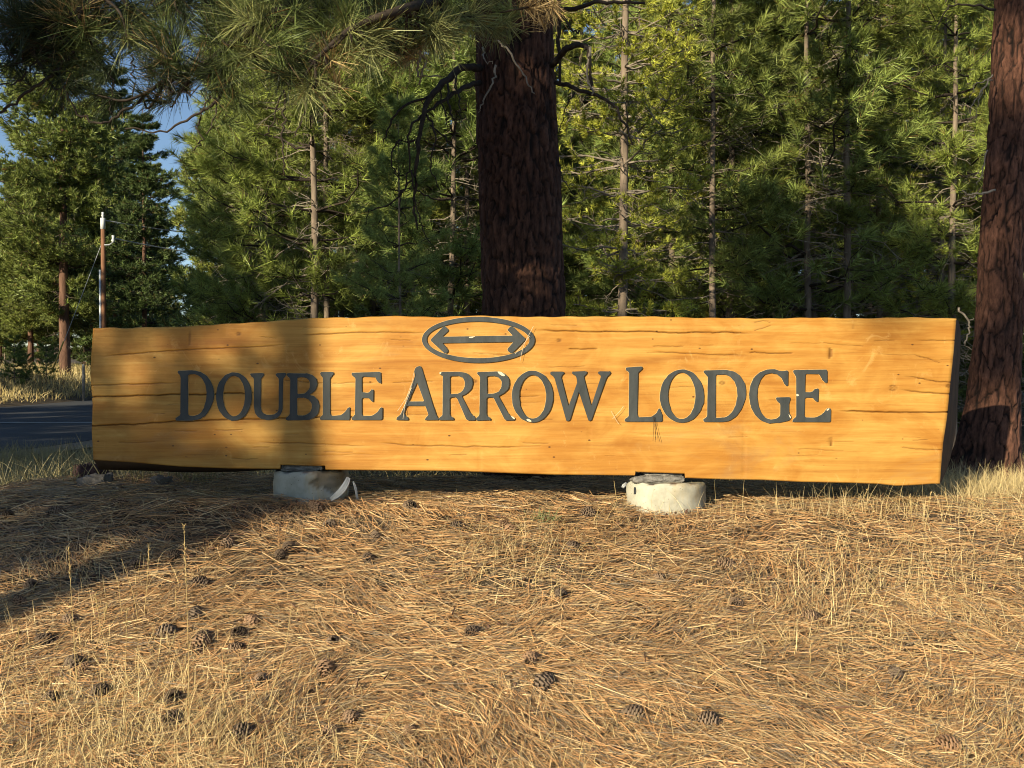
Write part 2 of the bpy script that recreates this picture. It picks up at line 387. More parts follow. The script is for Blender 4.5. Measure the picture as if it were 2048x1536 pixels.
Ff = np.stack([i0, i0 + 1, i0 + nu + 1, i0 + nu], -1)
slab = obj('slab_face', mesh_np('slab_face', front, Ff, np.clip(tint, 0, 1.3), M['wood'], True), sign)
# rounded back of the half log and its two sawn ends
nb = 14; th = np.linspace(0, np.pi, nb + 1)
topP, botP = P0[-1], P0[0]
D = .34
back = np.zeros((nb + 1, nu, 3))
for k, t in enumerate(th):
    c = (1 - math.cos(t)) / 2
    back[k] = topP * (1 - c) + botP * c
    back[k, :, 1] = YS + .004 + D * math.sin(t) * (1 + .06 * np.sin(us * 23 + k * .7)) + (topP[:, 1] - YS) * (1 - c) + (botP[:, 1] - YS) * c
    back[k, :, 0] += .215 * math.sin(t) * us ** 10 + .02 * math.sin(t) * (1 - us) ** 10
    low = math.exp(-((t - .90 * np.pi) / .16) ** 2) * (k < nb)
    back[k, :, 2] -= low * .105 * np.clip(1 - us / .26, 0, 1) ** .7
i0 = (np.arange(nb)[:, None] * nu + np.arange(nu - 1)[None]).ravel()
Fb = np.stack([i0, i0 + 1, i0 + nu + 1, i0 + nu], -1)
obj('slab_back', mesh_np('slab_back', back.reshape(-1, 3) - sloc, Fb, None, M['slabbark'], True), sign)
for e, nm in ((0, 'sawn_end'), (nu - 1, 'sawn_end')):
    fr = P0[::8, e]; bk = back[::-1, e]
    fr = np.vstack([fr, P0[-1:, e]])
    bb = np.stack([np.interp(np.linspace(0, 1, len(fr)), np.linspace(0, 1, len(bk)), bk[:, q]) for q in range(3)], -1)
    cols = 7; V = np.array([[fr[r] * (1 - c / cols) + bb[r] * c / cols for c in range(cols + 1)] for r in range(len(fr))]).reshape(-1, 3)
    q = (np.arange(len(fr) - 1)[:, None] * (cols + 1) + np.arange(cols)[None]).ravel()
    obj(nm, mesh_np(nm, V - sloc, np.stack([q, q + 1, q + cols + 2, q + cols + 1], -1), None, M['endgrain'], False), sign)

# ---- letters traced from the photograph (crop pixel coordinates)
def ell(cx, cy, rx, ry, n=48, tilt=0.0):
    t = np.linspace(0, 2 * np.pi, n, endpoint=False)
    x, y = rx * np.cos(t), ry * np.sin(t)
    return [(cx + a * math.cos(tilt) - b * math.sin(tilt), cy + a * math.sin(tilt) + b * math.cos(tilt)) for a, b in zip(x, y)]
def soften(p, cut, it=2):
    p = np.array(p, float)
    for _ in range(it):
        q = []
        for i in range(len(p)):
            a, b = p[i], p[(i + 1) % len(p)]; d = b - a; L = np.linalg.norm(d); k = min(.25, cut / max(L, 1e-6))
            q += [a + d * k, b - d * k]
        p = np.array(q); cut *= .5
    return p
K6, K7 = (340, 720, 460 / 2048), (790, 620, 450 / 2048)
K8 = (1230, 720, 450 / 2048)
glyphs = [
 ('D', K6, [[(75, 96), (210, 95), (270, 106), (320, 135), (362, 190), (388, 250), (394, 305), (385, 365), (360, 430), (320, 490), (268, 525), (200, 538), (58, 540), (52, 520), (90, 497), (97, 480), (100, 150), (95, 132), (75, 115)], [(160, 130), (210, 122), (252, 132), (290, 162), (318, 212), (332, 280), (328, 350), (310, 420), (280, 470), (240, 495), (190, 502), (160, 490)]]),
 ('O', K6, [ell(572, 325, 157, 213), ell(572, 320, 100, 183)]),
 ('U', K6, [[(718, 120), (835, 120), (838, 135), (810, 165), (808, 430), (820, 465), (850, 488), (900, 492), (945, 480), (968, 455), (972, 430), (975, 165), (945, 135), (948, 120), (1032, 120), (1034, 135), (1005, 165), (1003, 430), (990, 480), (955, 515), (900, 531), (850, 530), (800, 515), (765, 480), (752, 430), (752, 165), (720, 135)]]),
 ('B', K6, [[(1045, 120), (1220, 120), (1270, 135), (1305, 170), (1312, 220), (1295, 270), (1255, 300), (1240, 312), (1285, 325), (1320, 360), (1332, 410), (1325, 460), (1300, 500), (1260, 525), (1200, 535), (1040, 535), (1035, 515), (1070, 490), (1075, 165), (1045, 140)], [(1132, 155), (1190, 150), (1230, 165), (1250, 200), (1250, 240), (1230, 280), (1190, 303), (1132, 306)], [(1132, 335), (1200, 334), (1240, 350), (1265, 385), (1268, 420), (1255, 460), (1220, 490), (1180, 498), (1132, 495)]]),
 ('L', K6, [[(1340, 110), (1455, 108), (1458, 128), (1428, 155), (1425, 480), (1440, 498), (1520, 495), (1560, 465), (1585, 428), (1602, 420), (1600, 532), (1338, 530), (1338, 512), (1365, 490), (1365, 155), (1342, 130)]]),
 ('E', K6, [[(1620, 115), (1880, 108), (1880, 210), (1852, 195), (1830, 150), (1710, 145), (1708, 290), (1770, 295), (1790, 267), (1812, 262), (1812, 375), (1795, 365), (1775, 335), (1708, 335), (1708, 480), (1720, 500), (1800, 498), (1850, 465), (1870, 430), (1893, 420), (1890, 532), (1620, 530), (1622, 512), (1652, 490), (1655, 160), (1622, 135)]]),
 ('A', K7, [[(175, 548), (195, 522), (232, 510), (245, 535), (350, 880), (370, 950), (394, 985), (392, 1000), (275, 1000), (278, 985), (305, 960), (305, 940), (280, 870), (105, 868), (85, 930), (90, 960), (120, 980), (122, 1000), (12, 1000), (18, 980), (55, 950), (75, 910), (150, 700), (185, 590)], [(203, 655), (118, 835), (270, 832)]]),
 ('R', K7, [[(412, 565), (600, 565), (660, 580), (700, 620), (708, 670), (690, 725), (650, 760), (605, 783), (690, 945), (728, 975), (734, 1003), (655, 1003), (565, 800), (555, 790), (498, 795), (498, 960), (535, 985), (535, 1000), (398, 1000), (402, 985), (435, 960), (438, 600), (412, 585)], [(500, 600), (580, 598), (620, 615), (640, 650), (638, 700), (615, 740), (570, 765), (500, 768)]]),
 ('R', K7, [[(750, 565), (935, 562), (990, 575), (1035, 620), (1042, 670), (1025, 725), (985, 760), (940, 783), (1035, 950), (1085, 985), (1086, 1003), (1005, 1003), (900, 800), (885, 790), (832, 795), (832, 960), (870, 985), (870, 1003), (738, 1003), (738, 985), (770, 960), (775, 600), (750, 585)], [(835, 600), (910, 598), (950, 615), (975, 650), (972, 700), (950, 740), (905, 762), (835, 765)]]),
 ('O', K7, [ell(1251, 788, 186, 234), ell(1253, 790, 125, 199)]),
 ('W', K7, [[(1415, 562), (1535, 562), (1538, 578), (1508, 600), (1580, 880), (1660, 650), (1650, 600), (1615, 580), (1615, 560), (1742, 558), (1745, 578), (1715, 605), (1785, 880), (1880, 600), (1850, 578), (1852, 560), (1960, 560), (1960, 578), (1925, 610), (1785, 1005), (1760, 1008), (1672, 735), (1590, 1005), (1560, 1010), (1450, 610), (1415, 585)]]),
 ('L', K8, [[(98, 68), (245, 60), (248, 80), (208, 110), (200, 500), (210, 520), (340, 518), (380, 480), (402, 435), (418, 480), (428, 500), (428, 560), (88, 558), (90, 540), (125, 515), (130, 110), (100, 90)]]),
 ('O', K8, [ell(608, 328, 199, 240), ell(606, 325, 127, 213)]),
 ('D', K8, [[(808, 97), (1000, 90), (1080, 105), (1140, 150), (1180, 215), (1190, 290), (1182, 360), (1150, 440), (1100, 510), (1040, 550), (960, 562), (805, 560), (805, 540), (840, 515), (845, 150), (808, 115)], [(912, 130), (990, 128), (1040, 145), (1085, 190), (1112, 260), (1115, 330), (1100, 410), (1070, 470), (1030, 510), (980, 528), (912, 528)]]),
 ('G', K8, [[(1572, 98), (1570, 235), (1550, 230), (1520, 170), (1480, 130), (1420, 115), (1360, 130), (1320, 180), (1295, 250), (1290, 320), (1300, 410), (1325, 480), (1370, 530), (1420, 545), (1480, 530), (1505, 500), (1505, 400), (1490, 385), (1468, 365), (1465, 340), (1590, 338), (1592, 355), (1580, 390), (1580, 480), (1605, 520), (1580, 550), (1480, 570), (1400, 575), (1330, 550), (1275, 500), (1235, 420), (1220, 330), (1230, 240), (1265, 160), (1320, 110), (1390, 85), (1450, 85), (1510, 105), (1550, 100)]]),
 ('E', K8, [[(1622, 92), (1928, 88), (1928, 205), (1910, 205), (1880, 170), (1860, 128), (1728, 122), (1722, 295), (1790, 295), (1820, 265), (1850, 260), (1845, 380), (1825, 375), (1800, 340), (1722, 340), (1720, 515), (1735, 525), (1830, 525), (1890, 490), (1930, 440), (1960, 440), (1958, 562), (1615, 562), (1618, 545), (1650, 515), (1650, 150), (1622, 115)]]),
 ('ring', K7, [ell(759, 272, 511, 208, 72, .004), ell(757, 272, 469, 168, 72, .004)]),
 ('arrow', K7, [[(322, 272), (450, 145), (492, 185), (428, 245), (1078, 236), (1020, 180), (1060, 145), (1190, 265), (1060, 398), (1020, 362), (1082, 290), (428, 299), (488, 372), (460, 398)]])]
def plate(name, polys, m, depth=.008, off=.0012, bev=.0015, grow=0.0):
    cu = bpy.data.curves.new(name, 'CURVE'); cu.dimensions = '2D'; cu.fill_mode = 'BOTH'; cu.extrude = depth / 2; cu.bevel_depth = bev; cu.bevel_resolution = 1; cu.offset = grow
    for p in polys:
        s = cu.splines.new('POLY'); s.points.add(len(p) - 1)
        for q, (x, y) in zip(s.points, p): g = at(x, y, YS); q.co = (g[0], g[2], 0, 1)
        s.use_cyclic_u = True
    t = bpy.data.objects.new(name, cu); C.objects.link(t)
    dg = bpy.context.evaluated_depsgraph_get(); me = bpy.data.meshes.new_from_object(t.evaluated_get(dg))
    bpy.data.objects.remove(t); bpy.data.curves.remove(cu)
    co = np.zeros(len(me.vertices) * 3, np.float32); me.vertices.foreach_get('co', co); co = co.reshape(-1, 3)
    new = np.stack([co[:, 0], YS - off - depth / 2 + bev - co[:, 2], co[:, 1]], -1) - sloc
    me.vertices.foreach_set('co', new.astype(np.float32).ravel()); me.update()
    me.materials.clear(); me.materials.append(m); me.name = name
    return me
letters = []
for ch, K, polys in glyphs:
    nm = {'ring': 'emblem_ring', 'arrow': 'emblem_arrow'}.get(ch, 'letter')
    pp = []
    for p in polys:
        q = soften(p, 9) if len(p) < 47 else np.array(p)
        q = q + rng.normal(0, 1.1, q.shape) * (len(p) < 70)
        pp.append([(K[0] + x * K[2], K[1] + y * K[2]) for x, y in q])
    o = obj(nm, plate(nm, pp, M['paint']), sign)
    o['label'] = {'ring': 'dark grey oval ring above the lettering', 'arrow': 'dark grey double headed arrow inside the oval'}.get(ch, 'raised dark grey serif capital letter ' + ch)
    if ch != 'W': obj('bare_wood_rim', plate('bare_wood_rim', pp, M['rim'], .0025, .0008, .0004, .0028), o)
    letters.append(o)
chips = [(8, K7, [(932, 560), (965, 562), (1000, 590), (998, 603), (975, 600), (945, 580)]), (9, K7, [(1195, 992), (1215, 990), (1243, 1008), (1238, 1018), (1205, 1010)]), (17, K7, [(672, 245), (735, 240), (710, 250), (700, 256), (678, 255)]),
         (15, K8, [(1648, 305), (1675, 320), (1648, 332)]), (15, K8, [(1918, 455), (1935, 440), (1950, 442), (1930, 462)]), (8, K7, [(1055, 965), (1085, 975), (1093, 995), (1075, 988)]), (14, K8, [(1575, 490), (1592, 510), (1600, 530), (1590, 528)]), (7, K7, [(405, 568), (425, 566), (420, 580), (408, 582)])]
for k, K, p in chips:
    pp = [[(K[0] + x * K[2], K[1] + y * K[2]) for x, y in soften(p, 5, 1)]]
    obj('paint_chip', plate('paint_chip', pp, M['chip'], .0015, .0092, .0002), letters[k])

# ---- concrete piers
def pier(px0, px1, ytop, ybot, broken, label):
    cx = (px0 + px1) / 2; r = (px1 - px0) / 2 / F * YS; Yc = YS + .16
    r = (px1 - px0) / 2 / F * (Yc - .1)
    top = at(cx, ytop, Yc - r * .75); x0 = at(cx, 900, Yc)[0]; zb = float(terrain(x0, Yc - r)) - .15; zt = top[2]
    root = empty('concrete_pier', (x0, Yc, zb + .15), label, 'pier', 'round concrete piers under the sign')
    n, h = 64, 22; V = []; col = []
    for k in range(h + 1):
        z = zb + (zt - zb) * k / h
        for i in range(n):
            a = 2 * math.pi * i / n
            rr = r * (1 + .006 * math.sin(5 * a + k) + .004 * math.sin(11 * a - k * .7)); c = 1.0
            if k > h - 2: rr *= 1 - .02 * (k - h + 2) ** 2 + .008 * math.sin(13 * a)
            if broken:
                aa = (a + math.pi / 2 + math.pi) % (2 * math.pi) - math.pi      # 0 faces the camera, + to the right
                b = 1 if (aa > .28 + .1 * math.sin(k * 1.3) and aa < 1.5 and z > zt - .11 - .02 * math.sin(aa * 9)) else 0
                if b: rr -= .018 + .004 * math.sin(k * 2.1); c = .62
            V.append((r and rr * math.cos(a), rr * math.sin(a), z + .004 * math.sin(a * 4 + 1) * (k == h))); col.append((c, c * (.86 if c < 1 else 1), c * (.72 if c < 1 else 1)))
    Fq = [(k * n + i, k * n + (i + 1) % n, (k + 1) * n + (i + 1) % n, (k + 1) * n + i) for k in range(h) for i in range(n)]
    m0 = len(V); rings = 5
    for q in range(rings + 1):
        for i in range(n):
            b = V[h * n + i]; f = 1 - q / rings * .98; V.append((b[0] * f, b[1] * f, b[2] + .004 * math.sin(q * 3 + i))); col.append((.8, .78, .74))
    Fq += [(m0 - n + i, m0 - n + (i + 1) % n, m0 + (i + 1) % n, m0 + i) for i in range(n)]
    Fq += [(m0 + q * n + i, m0 + q * n + (i + 1) % n, m0 + (q + 1) * n + (i + 1) % n, m0 + (q + 1) * n + i) for q in range(rings) for i in range(n)]
    V = np.array(V); V[:, 2] -= zb + .15
    obj('concrete_body', mesh_np('concrete_body', V, np.array(Fq), np.array(col), M['concrete'], True), root)
    return root, x0, Yc, r, zt
def rough_block(name, parent, c, s, m, seed, n=9, amp=.12):
    g = np.random.default_rng(seed); V = []; Fq = []
    ax = np.linspace(-1, 1, n); cnt = 0
    for d in range(3):
        for sg in (-1, 1):
            a, b = np.meshgrid(ax, ax); p = np.zeros((n, n, 3)); p[..., d] = sg; p[..., (d + 1) % 3] = a * sg; p[..., (d + 2) % 3] = b
            V.append(p.reshape(-1, 3)); q = (np.arange(n - 1)[:, None] * n + np.arange(n - 1)[None]).ravel() + cnt
            Fq.append(np.stack([q, q + 1, q + n + 1, q + n], -1)); cnt += n * n
    V = np.concatenate(V); V = V * .80 + unit(V) * .28; W = V * np.array(s); ph = g.uniform(0, 50, 3)
    k = np.array([mnoise.noise(Vector(q * 22 + ph)) + .6 * mnoise.noise(Vector(q * 55 + ph)) + .4 * mnoise.noise(Vector(q * 120 + ph)) for q in W])
    V = (W + unit(V) * (k * amp * .10)[:, None]) / np.array(s)
    return obj(name, mesh_np(name, V * np.array(s) + np.array(c), np.concatenate(Fq), None, m, False), parent)
pl, x0, Yc, r, zt = pier(547, 697, 944, 1002, True, 'pale concrete pier with a peeling form tube strip, under the sign left half')
lp = np.array(pl.location)
zs = at(600, 927, YS)[2]
rough_block('mortar_pad', pl, np.array([at(600, 935, YS)[0], YS + .17, zt + (zs - zt) * .40]) - lp, (.125, .13, (zs - zt) / 2 * .80), M['rubble'], 3, 25, .10)
rough_block('timber_shim', pl, np.array([at(668, 940, YS)[0], YS + .20, zt + .014]) - lp, (.07, .10, .012), M['slabbark'], 4, 9, .05)
def ribbon(name, parent, pts, wid, m, thick=.005, normal=(0.35, -1, .2)):
    P = spline([at(x, y, Y) for x, y, Y in pts], 6) - lp; t = unit(np.gradient(P, axis=0)); nn = np.array(normal) / np.linalg.norm(normal)
    s = unit(np.cross(t, nn)); wv = np.interp(np.linspace(0, 1, len(P)), np.linspace(0, 1, len(wid)), wid)
    prof = [(-1, 0), (-.6, .012), (-.3, -.008), (0, .011), (.35, -.009), (.7, .010), (1, 0)]
    V = []; n = len(prof)
    for sg in (0, -thick):
        for i in range(len(P)):
            for a, b in prof: V.append(P[i] + s[i] * a * wv[i] + nn * (b + sg))
    Fq = []; L = len(P)
    for z in (0, L * n):
        Fq += [(z + i * n + j, z + i * n + j + 1, z + (i + 1) * n + j + 1, z + (i + 1) * n + j) for i in range(L - 1) for j in range(n - 1)]
    for j in (0, n - 1): Fq += [(i * n + j, (i + 1) * n + j, L * n + (i + 1) * n + j, L * n + i * n + j) for i in range(L - 1)]
    return obj(name, mesh_np(name, np.array(V), np.array(Fq), None, m, False), parent)
ribbon('peeled_strip', pl, [(697, 955, 5.90), (693, 966, 5.87), (685, 979, 5.85), (674, 990, 5.84), (661, 999, 5.84)], [.012, .017, .020, .018, .012], M['tube'])
ribbon('peeled_strip', pl, [(706, 963, 6.05), (711, 976, 6.03), (713, 988, 6.02), (715, 1001, 6.02)], [.004, .008, .006, .009], M['tube'])
pr, x1, Yc2, r2, zt2 = pier(1252, 1412, 967, 1022, False, 'cream concrete pier with stacked grey shims, under the sign right half')
lp2 = np.array(pr.location); zs = at(1315, 941, YS)[2]
hh = (zs - zt2)
rough_block('mortar_pad', pr, np.array([at(1318, 955, YS)[0], YS + .14, zt2 + hh * .24]) - lp2, (.155, .13, hh * .24), M['rubble'], 8, 25, .10)
rough_block('mortar_pad', pr, np.array([at(1330, 955, YS)[0], YS + .17, zt2 + hh * .62]) - lp2, (.115, .13, hh * .20), M['rubble'], 9, 25, .10)
lp = lp2
ribbon('peeled_strip', pr, [(1252, 966, 5.95), (1248, 971, 5.93), (1245, 975, 5.92)], [.006, .011, .008], M['tube'], .004, (.2, -1, .6))

# ---- rocks by the left end of the sign
for px, py, Y, s, m, sd, lab in [(183, 972, 6.9, (.125, .09, .065), 'redrock', 21, 'flat dark red rock on the mound edge below the sign left end'), (192, 992, 6.5, (.085, .07, .045), 'greyrock', 22, 'low pale grey rock lying just in front of the dark red rock'),
                                 (325, 988, 6.6, (.05, .05, .035), 'greyrock', 23, 'small grey rock on the needle litter under the sign left half')]:
    p = at(px, py, Y); z = float(terrain(p[0], Y))
    e = rough_block('rock', None, (0, 0, 0), s, M[m], sd, 15, .25); e.location = (p[0], Y, max(z + s[2] * .6, 0)); e.rotation_euler = (0, .1, sd)
    tag(e, lab, 'rock')

# ================================================================== BIG PONDEROSA TRUNKS
def bark_trunk(name, line, parent, seed, nth=170, nz=380, flare=None, tone=1.0):
    """line: list of (centre xyz, radius); cracked plate bark as real relief"""
    g = np.random.default_rng(seed); line = sorted(line, key=lambda q: q[0][2])
    zs = np.array([q[0][2] for q in line]); cx = np.array([q[0][0] for q in line]); cy = np.array([q[0][1] for q in line]); rr = np.array([q[1] for q in line])
    z = np.concatenate([np.linspace(zs[0], min(6, zs[-1]), nz), np.linspace(6, zs[-1], 60)[1:]]) if zs[-1] > 6 else np.linspace(zs[0], zs[-1], nz)
    th = np.linspace(0, 2 * np.pi, nth, endpoint=False); r = np.interp(z, zs, rr)
    T, Z = np.meshgrid(th, z); Rr = np.broadcast_to(r[:, None], T.shape)
    r0 = float(np.median(rr)); xs = T * r0
    wn = np.zeros(T.shape); wn2 = np.zeros(T.shape)
    kk = g.uniform(0, 40, 3)
    cs, sn = np.cos(th) * r0, np.sin(th) * r0
    for i in range(len(z)):
        for j in range(0, nth):
            q = Vector((cs[j] * 9 + kk[0], sn[j] * 9, z[i] * 4)); wn[i, j] = mnoise.noise(q); wn2[i, j] = mnoise.noise(q * 2.7)
    def worley(cw, chh, warp):
        nc = max(6, int(2 * np.pi * r0 / cw)); nr = int((z[-1] - z[0]) / chh) + 3
        su = (np.arange(nc)[None] + g.uniform(-.1, 1.1, (nr, nc)) + (np.arange(nr) % 2)[:, None] * .5) / nc * 2 * np.pi; sv = (np.arange(nr)[:, None] + g.uniform(0, 1, (nr, nc))) * chh + z[0] - chh
        tw = T + (wn * .9 + wn2 * .5) * warp * cw / r0; zw = Z + (wn2 * .9 - wn * .4) * warp * chh
        ci = np.floor(tw / (2 * np.pi) * nc).astype(int); ri = np.floor((zw - z[0] + chh) / chh).astype(int)
        d1 = np.full(T.shape, 9.); d2 = np.full(T.shape, 9.); cid = np.zeros(T.shape, int)
        for a in (-2, -1, 0, 1, 2):
            for b in (-1, 0, 1):
                c = (ci + a) % nc; q = np.clip(ri + b, 0, nr - 1)
                du = (tw - su[q, c] + np.pi) % (2 * np.pi) - np.pi
                dd = np.hypot(du * r0 / cw, (zw - sv[q, c]) / chh)
                n1 = dd < d1; d2 = np.where(n1, d1, np.minimum(d2, dd)); cid = np.where(n1, q * nc + c, cid); d1 = np.where(n1, dd, d1)
        return d2 - d1, g.uniform(0, 1, nr * nc)[cid]
    e1, rnd = worley(.056, .25, .5); e2, rnd2 = worley(.030, .060, .6)
    gro = sstep(.0, .20, e1 + wn2 * .05) * (.82 + .18 * sstep(0, .25, e2)); rnd = .45 * rnd + .55 * rnd2
    dis = (gro - .6) * .022 * (r0 / .3) ** .5 + (rnd - .5) * .010 + wn * .010 + wn2 * .004 + .010 * np.sin(T * 2 - Z * .9 + seed)
    if flare: dis = dis + flare * np.exp(-(Z - z[0] - .2).clip(0) / .22) * (.6 + .4 * np.sin(T * 4 + seed))
    X = np.interp(z, zs, cx)[:, None] + (Rr + dis) * np.cos(T); Yy = np.interp(z, zs, cy)[:, None] + (Rr + dis) * np.sin(T)
    V = np.stack([X, Yy, Z], -1).reshape(-1, 3)
    n, m = T.shape; i = np.arange(n - 1)[:, None]; j = np.arange(m)[None]
    Fq = np.stack([i * m + j, i * m + (j + 1) % m, (i + 1) * m + (j + 1) % m, (i + 1) * m + j], -1).reshape(-1, 4)
    base = np.stack([.135 + .19 * rnd, .062 + .092 * rnd, .040 + .062 * rnd], -1) * tone; dk = np.array([.018, .012, .010])  # tone darkens the whole bark, painting in shade that falls on it
    col = dk + (base - dk) * (gro ** .8)[..., None]
    lp = np.array(parent.location)
    return obj(name, mesh_np(name, V - lp, Fq, col.reshape(-1, 3), M['bark'], True), parent)

YT = 7.6
bx = at(1056, 900, YT)[0]; bz = float(terrain(bx, YT))
pine = empty('ponderosa_pine', (bx, YT, bz), 'big ponderosa with dark furrowed trunk rising right behind the middle of the sign', 'tree')
def cl(l, r_, py, Y): a, b = at(l, py, Y), at(r_, py, Y); return ((a + b) / 2, (b[0] - a[0]) / 2)
line = [cl(953, 1103, 40, YT), cl(955, 1106, 150, YT), cl(958, 1112, 280, YT), cl(965, 1120, 450, YT), cl(968, 1127, 620, YT), cl(972, 1136, 850, YT), cl(966, 1146, 960, YT)]
b0 = np.array([bx, YT, bz - .15]); line.append((b0, .36))
line += [(np.array([line[0][0][0] - .15, YT, 7.]), .26), (np.array([line[0][0][0] - .4, YT + .2, 15.]), .10)]
bark_trunk('trunk', line, pine, 4, tone=.46)
YR = 7.5
p = at(1985, 950, YR); rz = float(terrain(p[0], YR))
pine2 = empty('ponderosa_pine', (p[0], YR, rz), 'ponderosa with sun striped reddish trunk beyond the right end of the sign', 'tree')
line = [cl(1992, 2072, 0, YR), cl(1985, 2066, 110, YR), cl(1976, 2058, 300, YR), cl(1966, 2046, 450, YR), cl(1956, 2040, 640, YR), cl(1944, 2034, 760, YR), cl(1928, 2030, 860, YR), cl(1908, 2030, 940, YR), cl(1895, 2034, 985, YR)]
line.append((np.array([line[-1][0][0], YR, rz - .15]), .30)); line += [(np.array([line[0][0][0] + .3, YR, 6.5]), .13), (np.array([line[0][0][0] + .5, YR, 12.]), .05)]
bark_trunk('trunk', line, pine2, 9, 120, 400, .03, .68)

# ================================================================== FOLIAGE GENERATORS
def tufts(pos, axis_, Ln, Wn, n, g, spread=(.25, 1.25), twig=.10, col=(.07, .11, .03), cvar=.3, seg=0, droop=.0):
    """needle tufts: pos (T,3) tip positions, axis_ (T,3); returns verts, faces, colours"""
    T = len(pos); ax = unit(axis_)
    ref = np.where(np.abs(ax[:, 2:3]) > .9, np.array([[1., 0, 0]]), np.array([[0, 0, 1.]]))
    a = unit(np.cross(ax, ref)); b = np.cross(ax, a)
    th = g.uniform(0, 2 * np.pi, (T, n)); ph = g.uniform(spread[0], spread[1], (T, n))
    al = g.uniform(-1, .15, (T, n)) * np.asarray(twig)
    base = pos[:, None] + ax[:, None] * al[..., None]
    d = ax[:, None] * np.cos(ph)[..., None] + (a[:, None] * np.cos(th)[..., None] + b[:, None] * np.sin(th)[..., None]) * np.sin(ph)[..., None]
    d = d.reshape(-1, 3); base = base.reshape(-1, 3)
    L = np.asarray(Ln) * g.uniform(.7, 1.15, T * n)
    side = unit(np.cross(d, g.normal(size=d.shape)))
    cb = np.asarray(col); cb = np.broadcast_to(cb, (T, 3)) if cb.ndim == 1 else cb
    tc = cb * (1 + g.uniform(-cvar, cvar, (T, 1)))
    nc = np.repeat(tc, n, 0) * (1 + g.uniform(-.5, .7, (T * n, 1)))
    dead = g.random(T * n) < .04; nc[dead] = np.array([.20, .11, .04])
    if seg == 0:
        V = np.stack([base - side * Wn / 2, base + side * Wn / 2, base + d * L[:, None]], 1).reshape(-1, 3)
        Fc = np.arange(T * n * 3).reshape(-1, 3); return V, Fc, np.repeat(nc, 3, 0)
    bend = np.zeros_like(d); bend[:, 2] = -droop
    V, Fc, k = strips(base, d, side, L, np.full(T * n, Wn), bend + g.normal(0, .04, d.shape), seg, .4)
    return V, Fc, np.repeat(nc, k, 0)

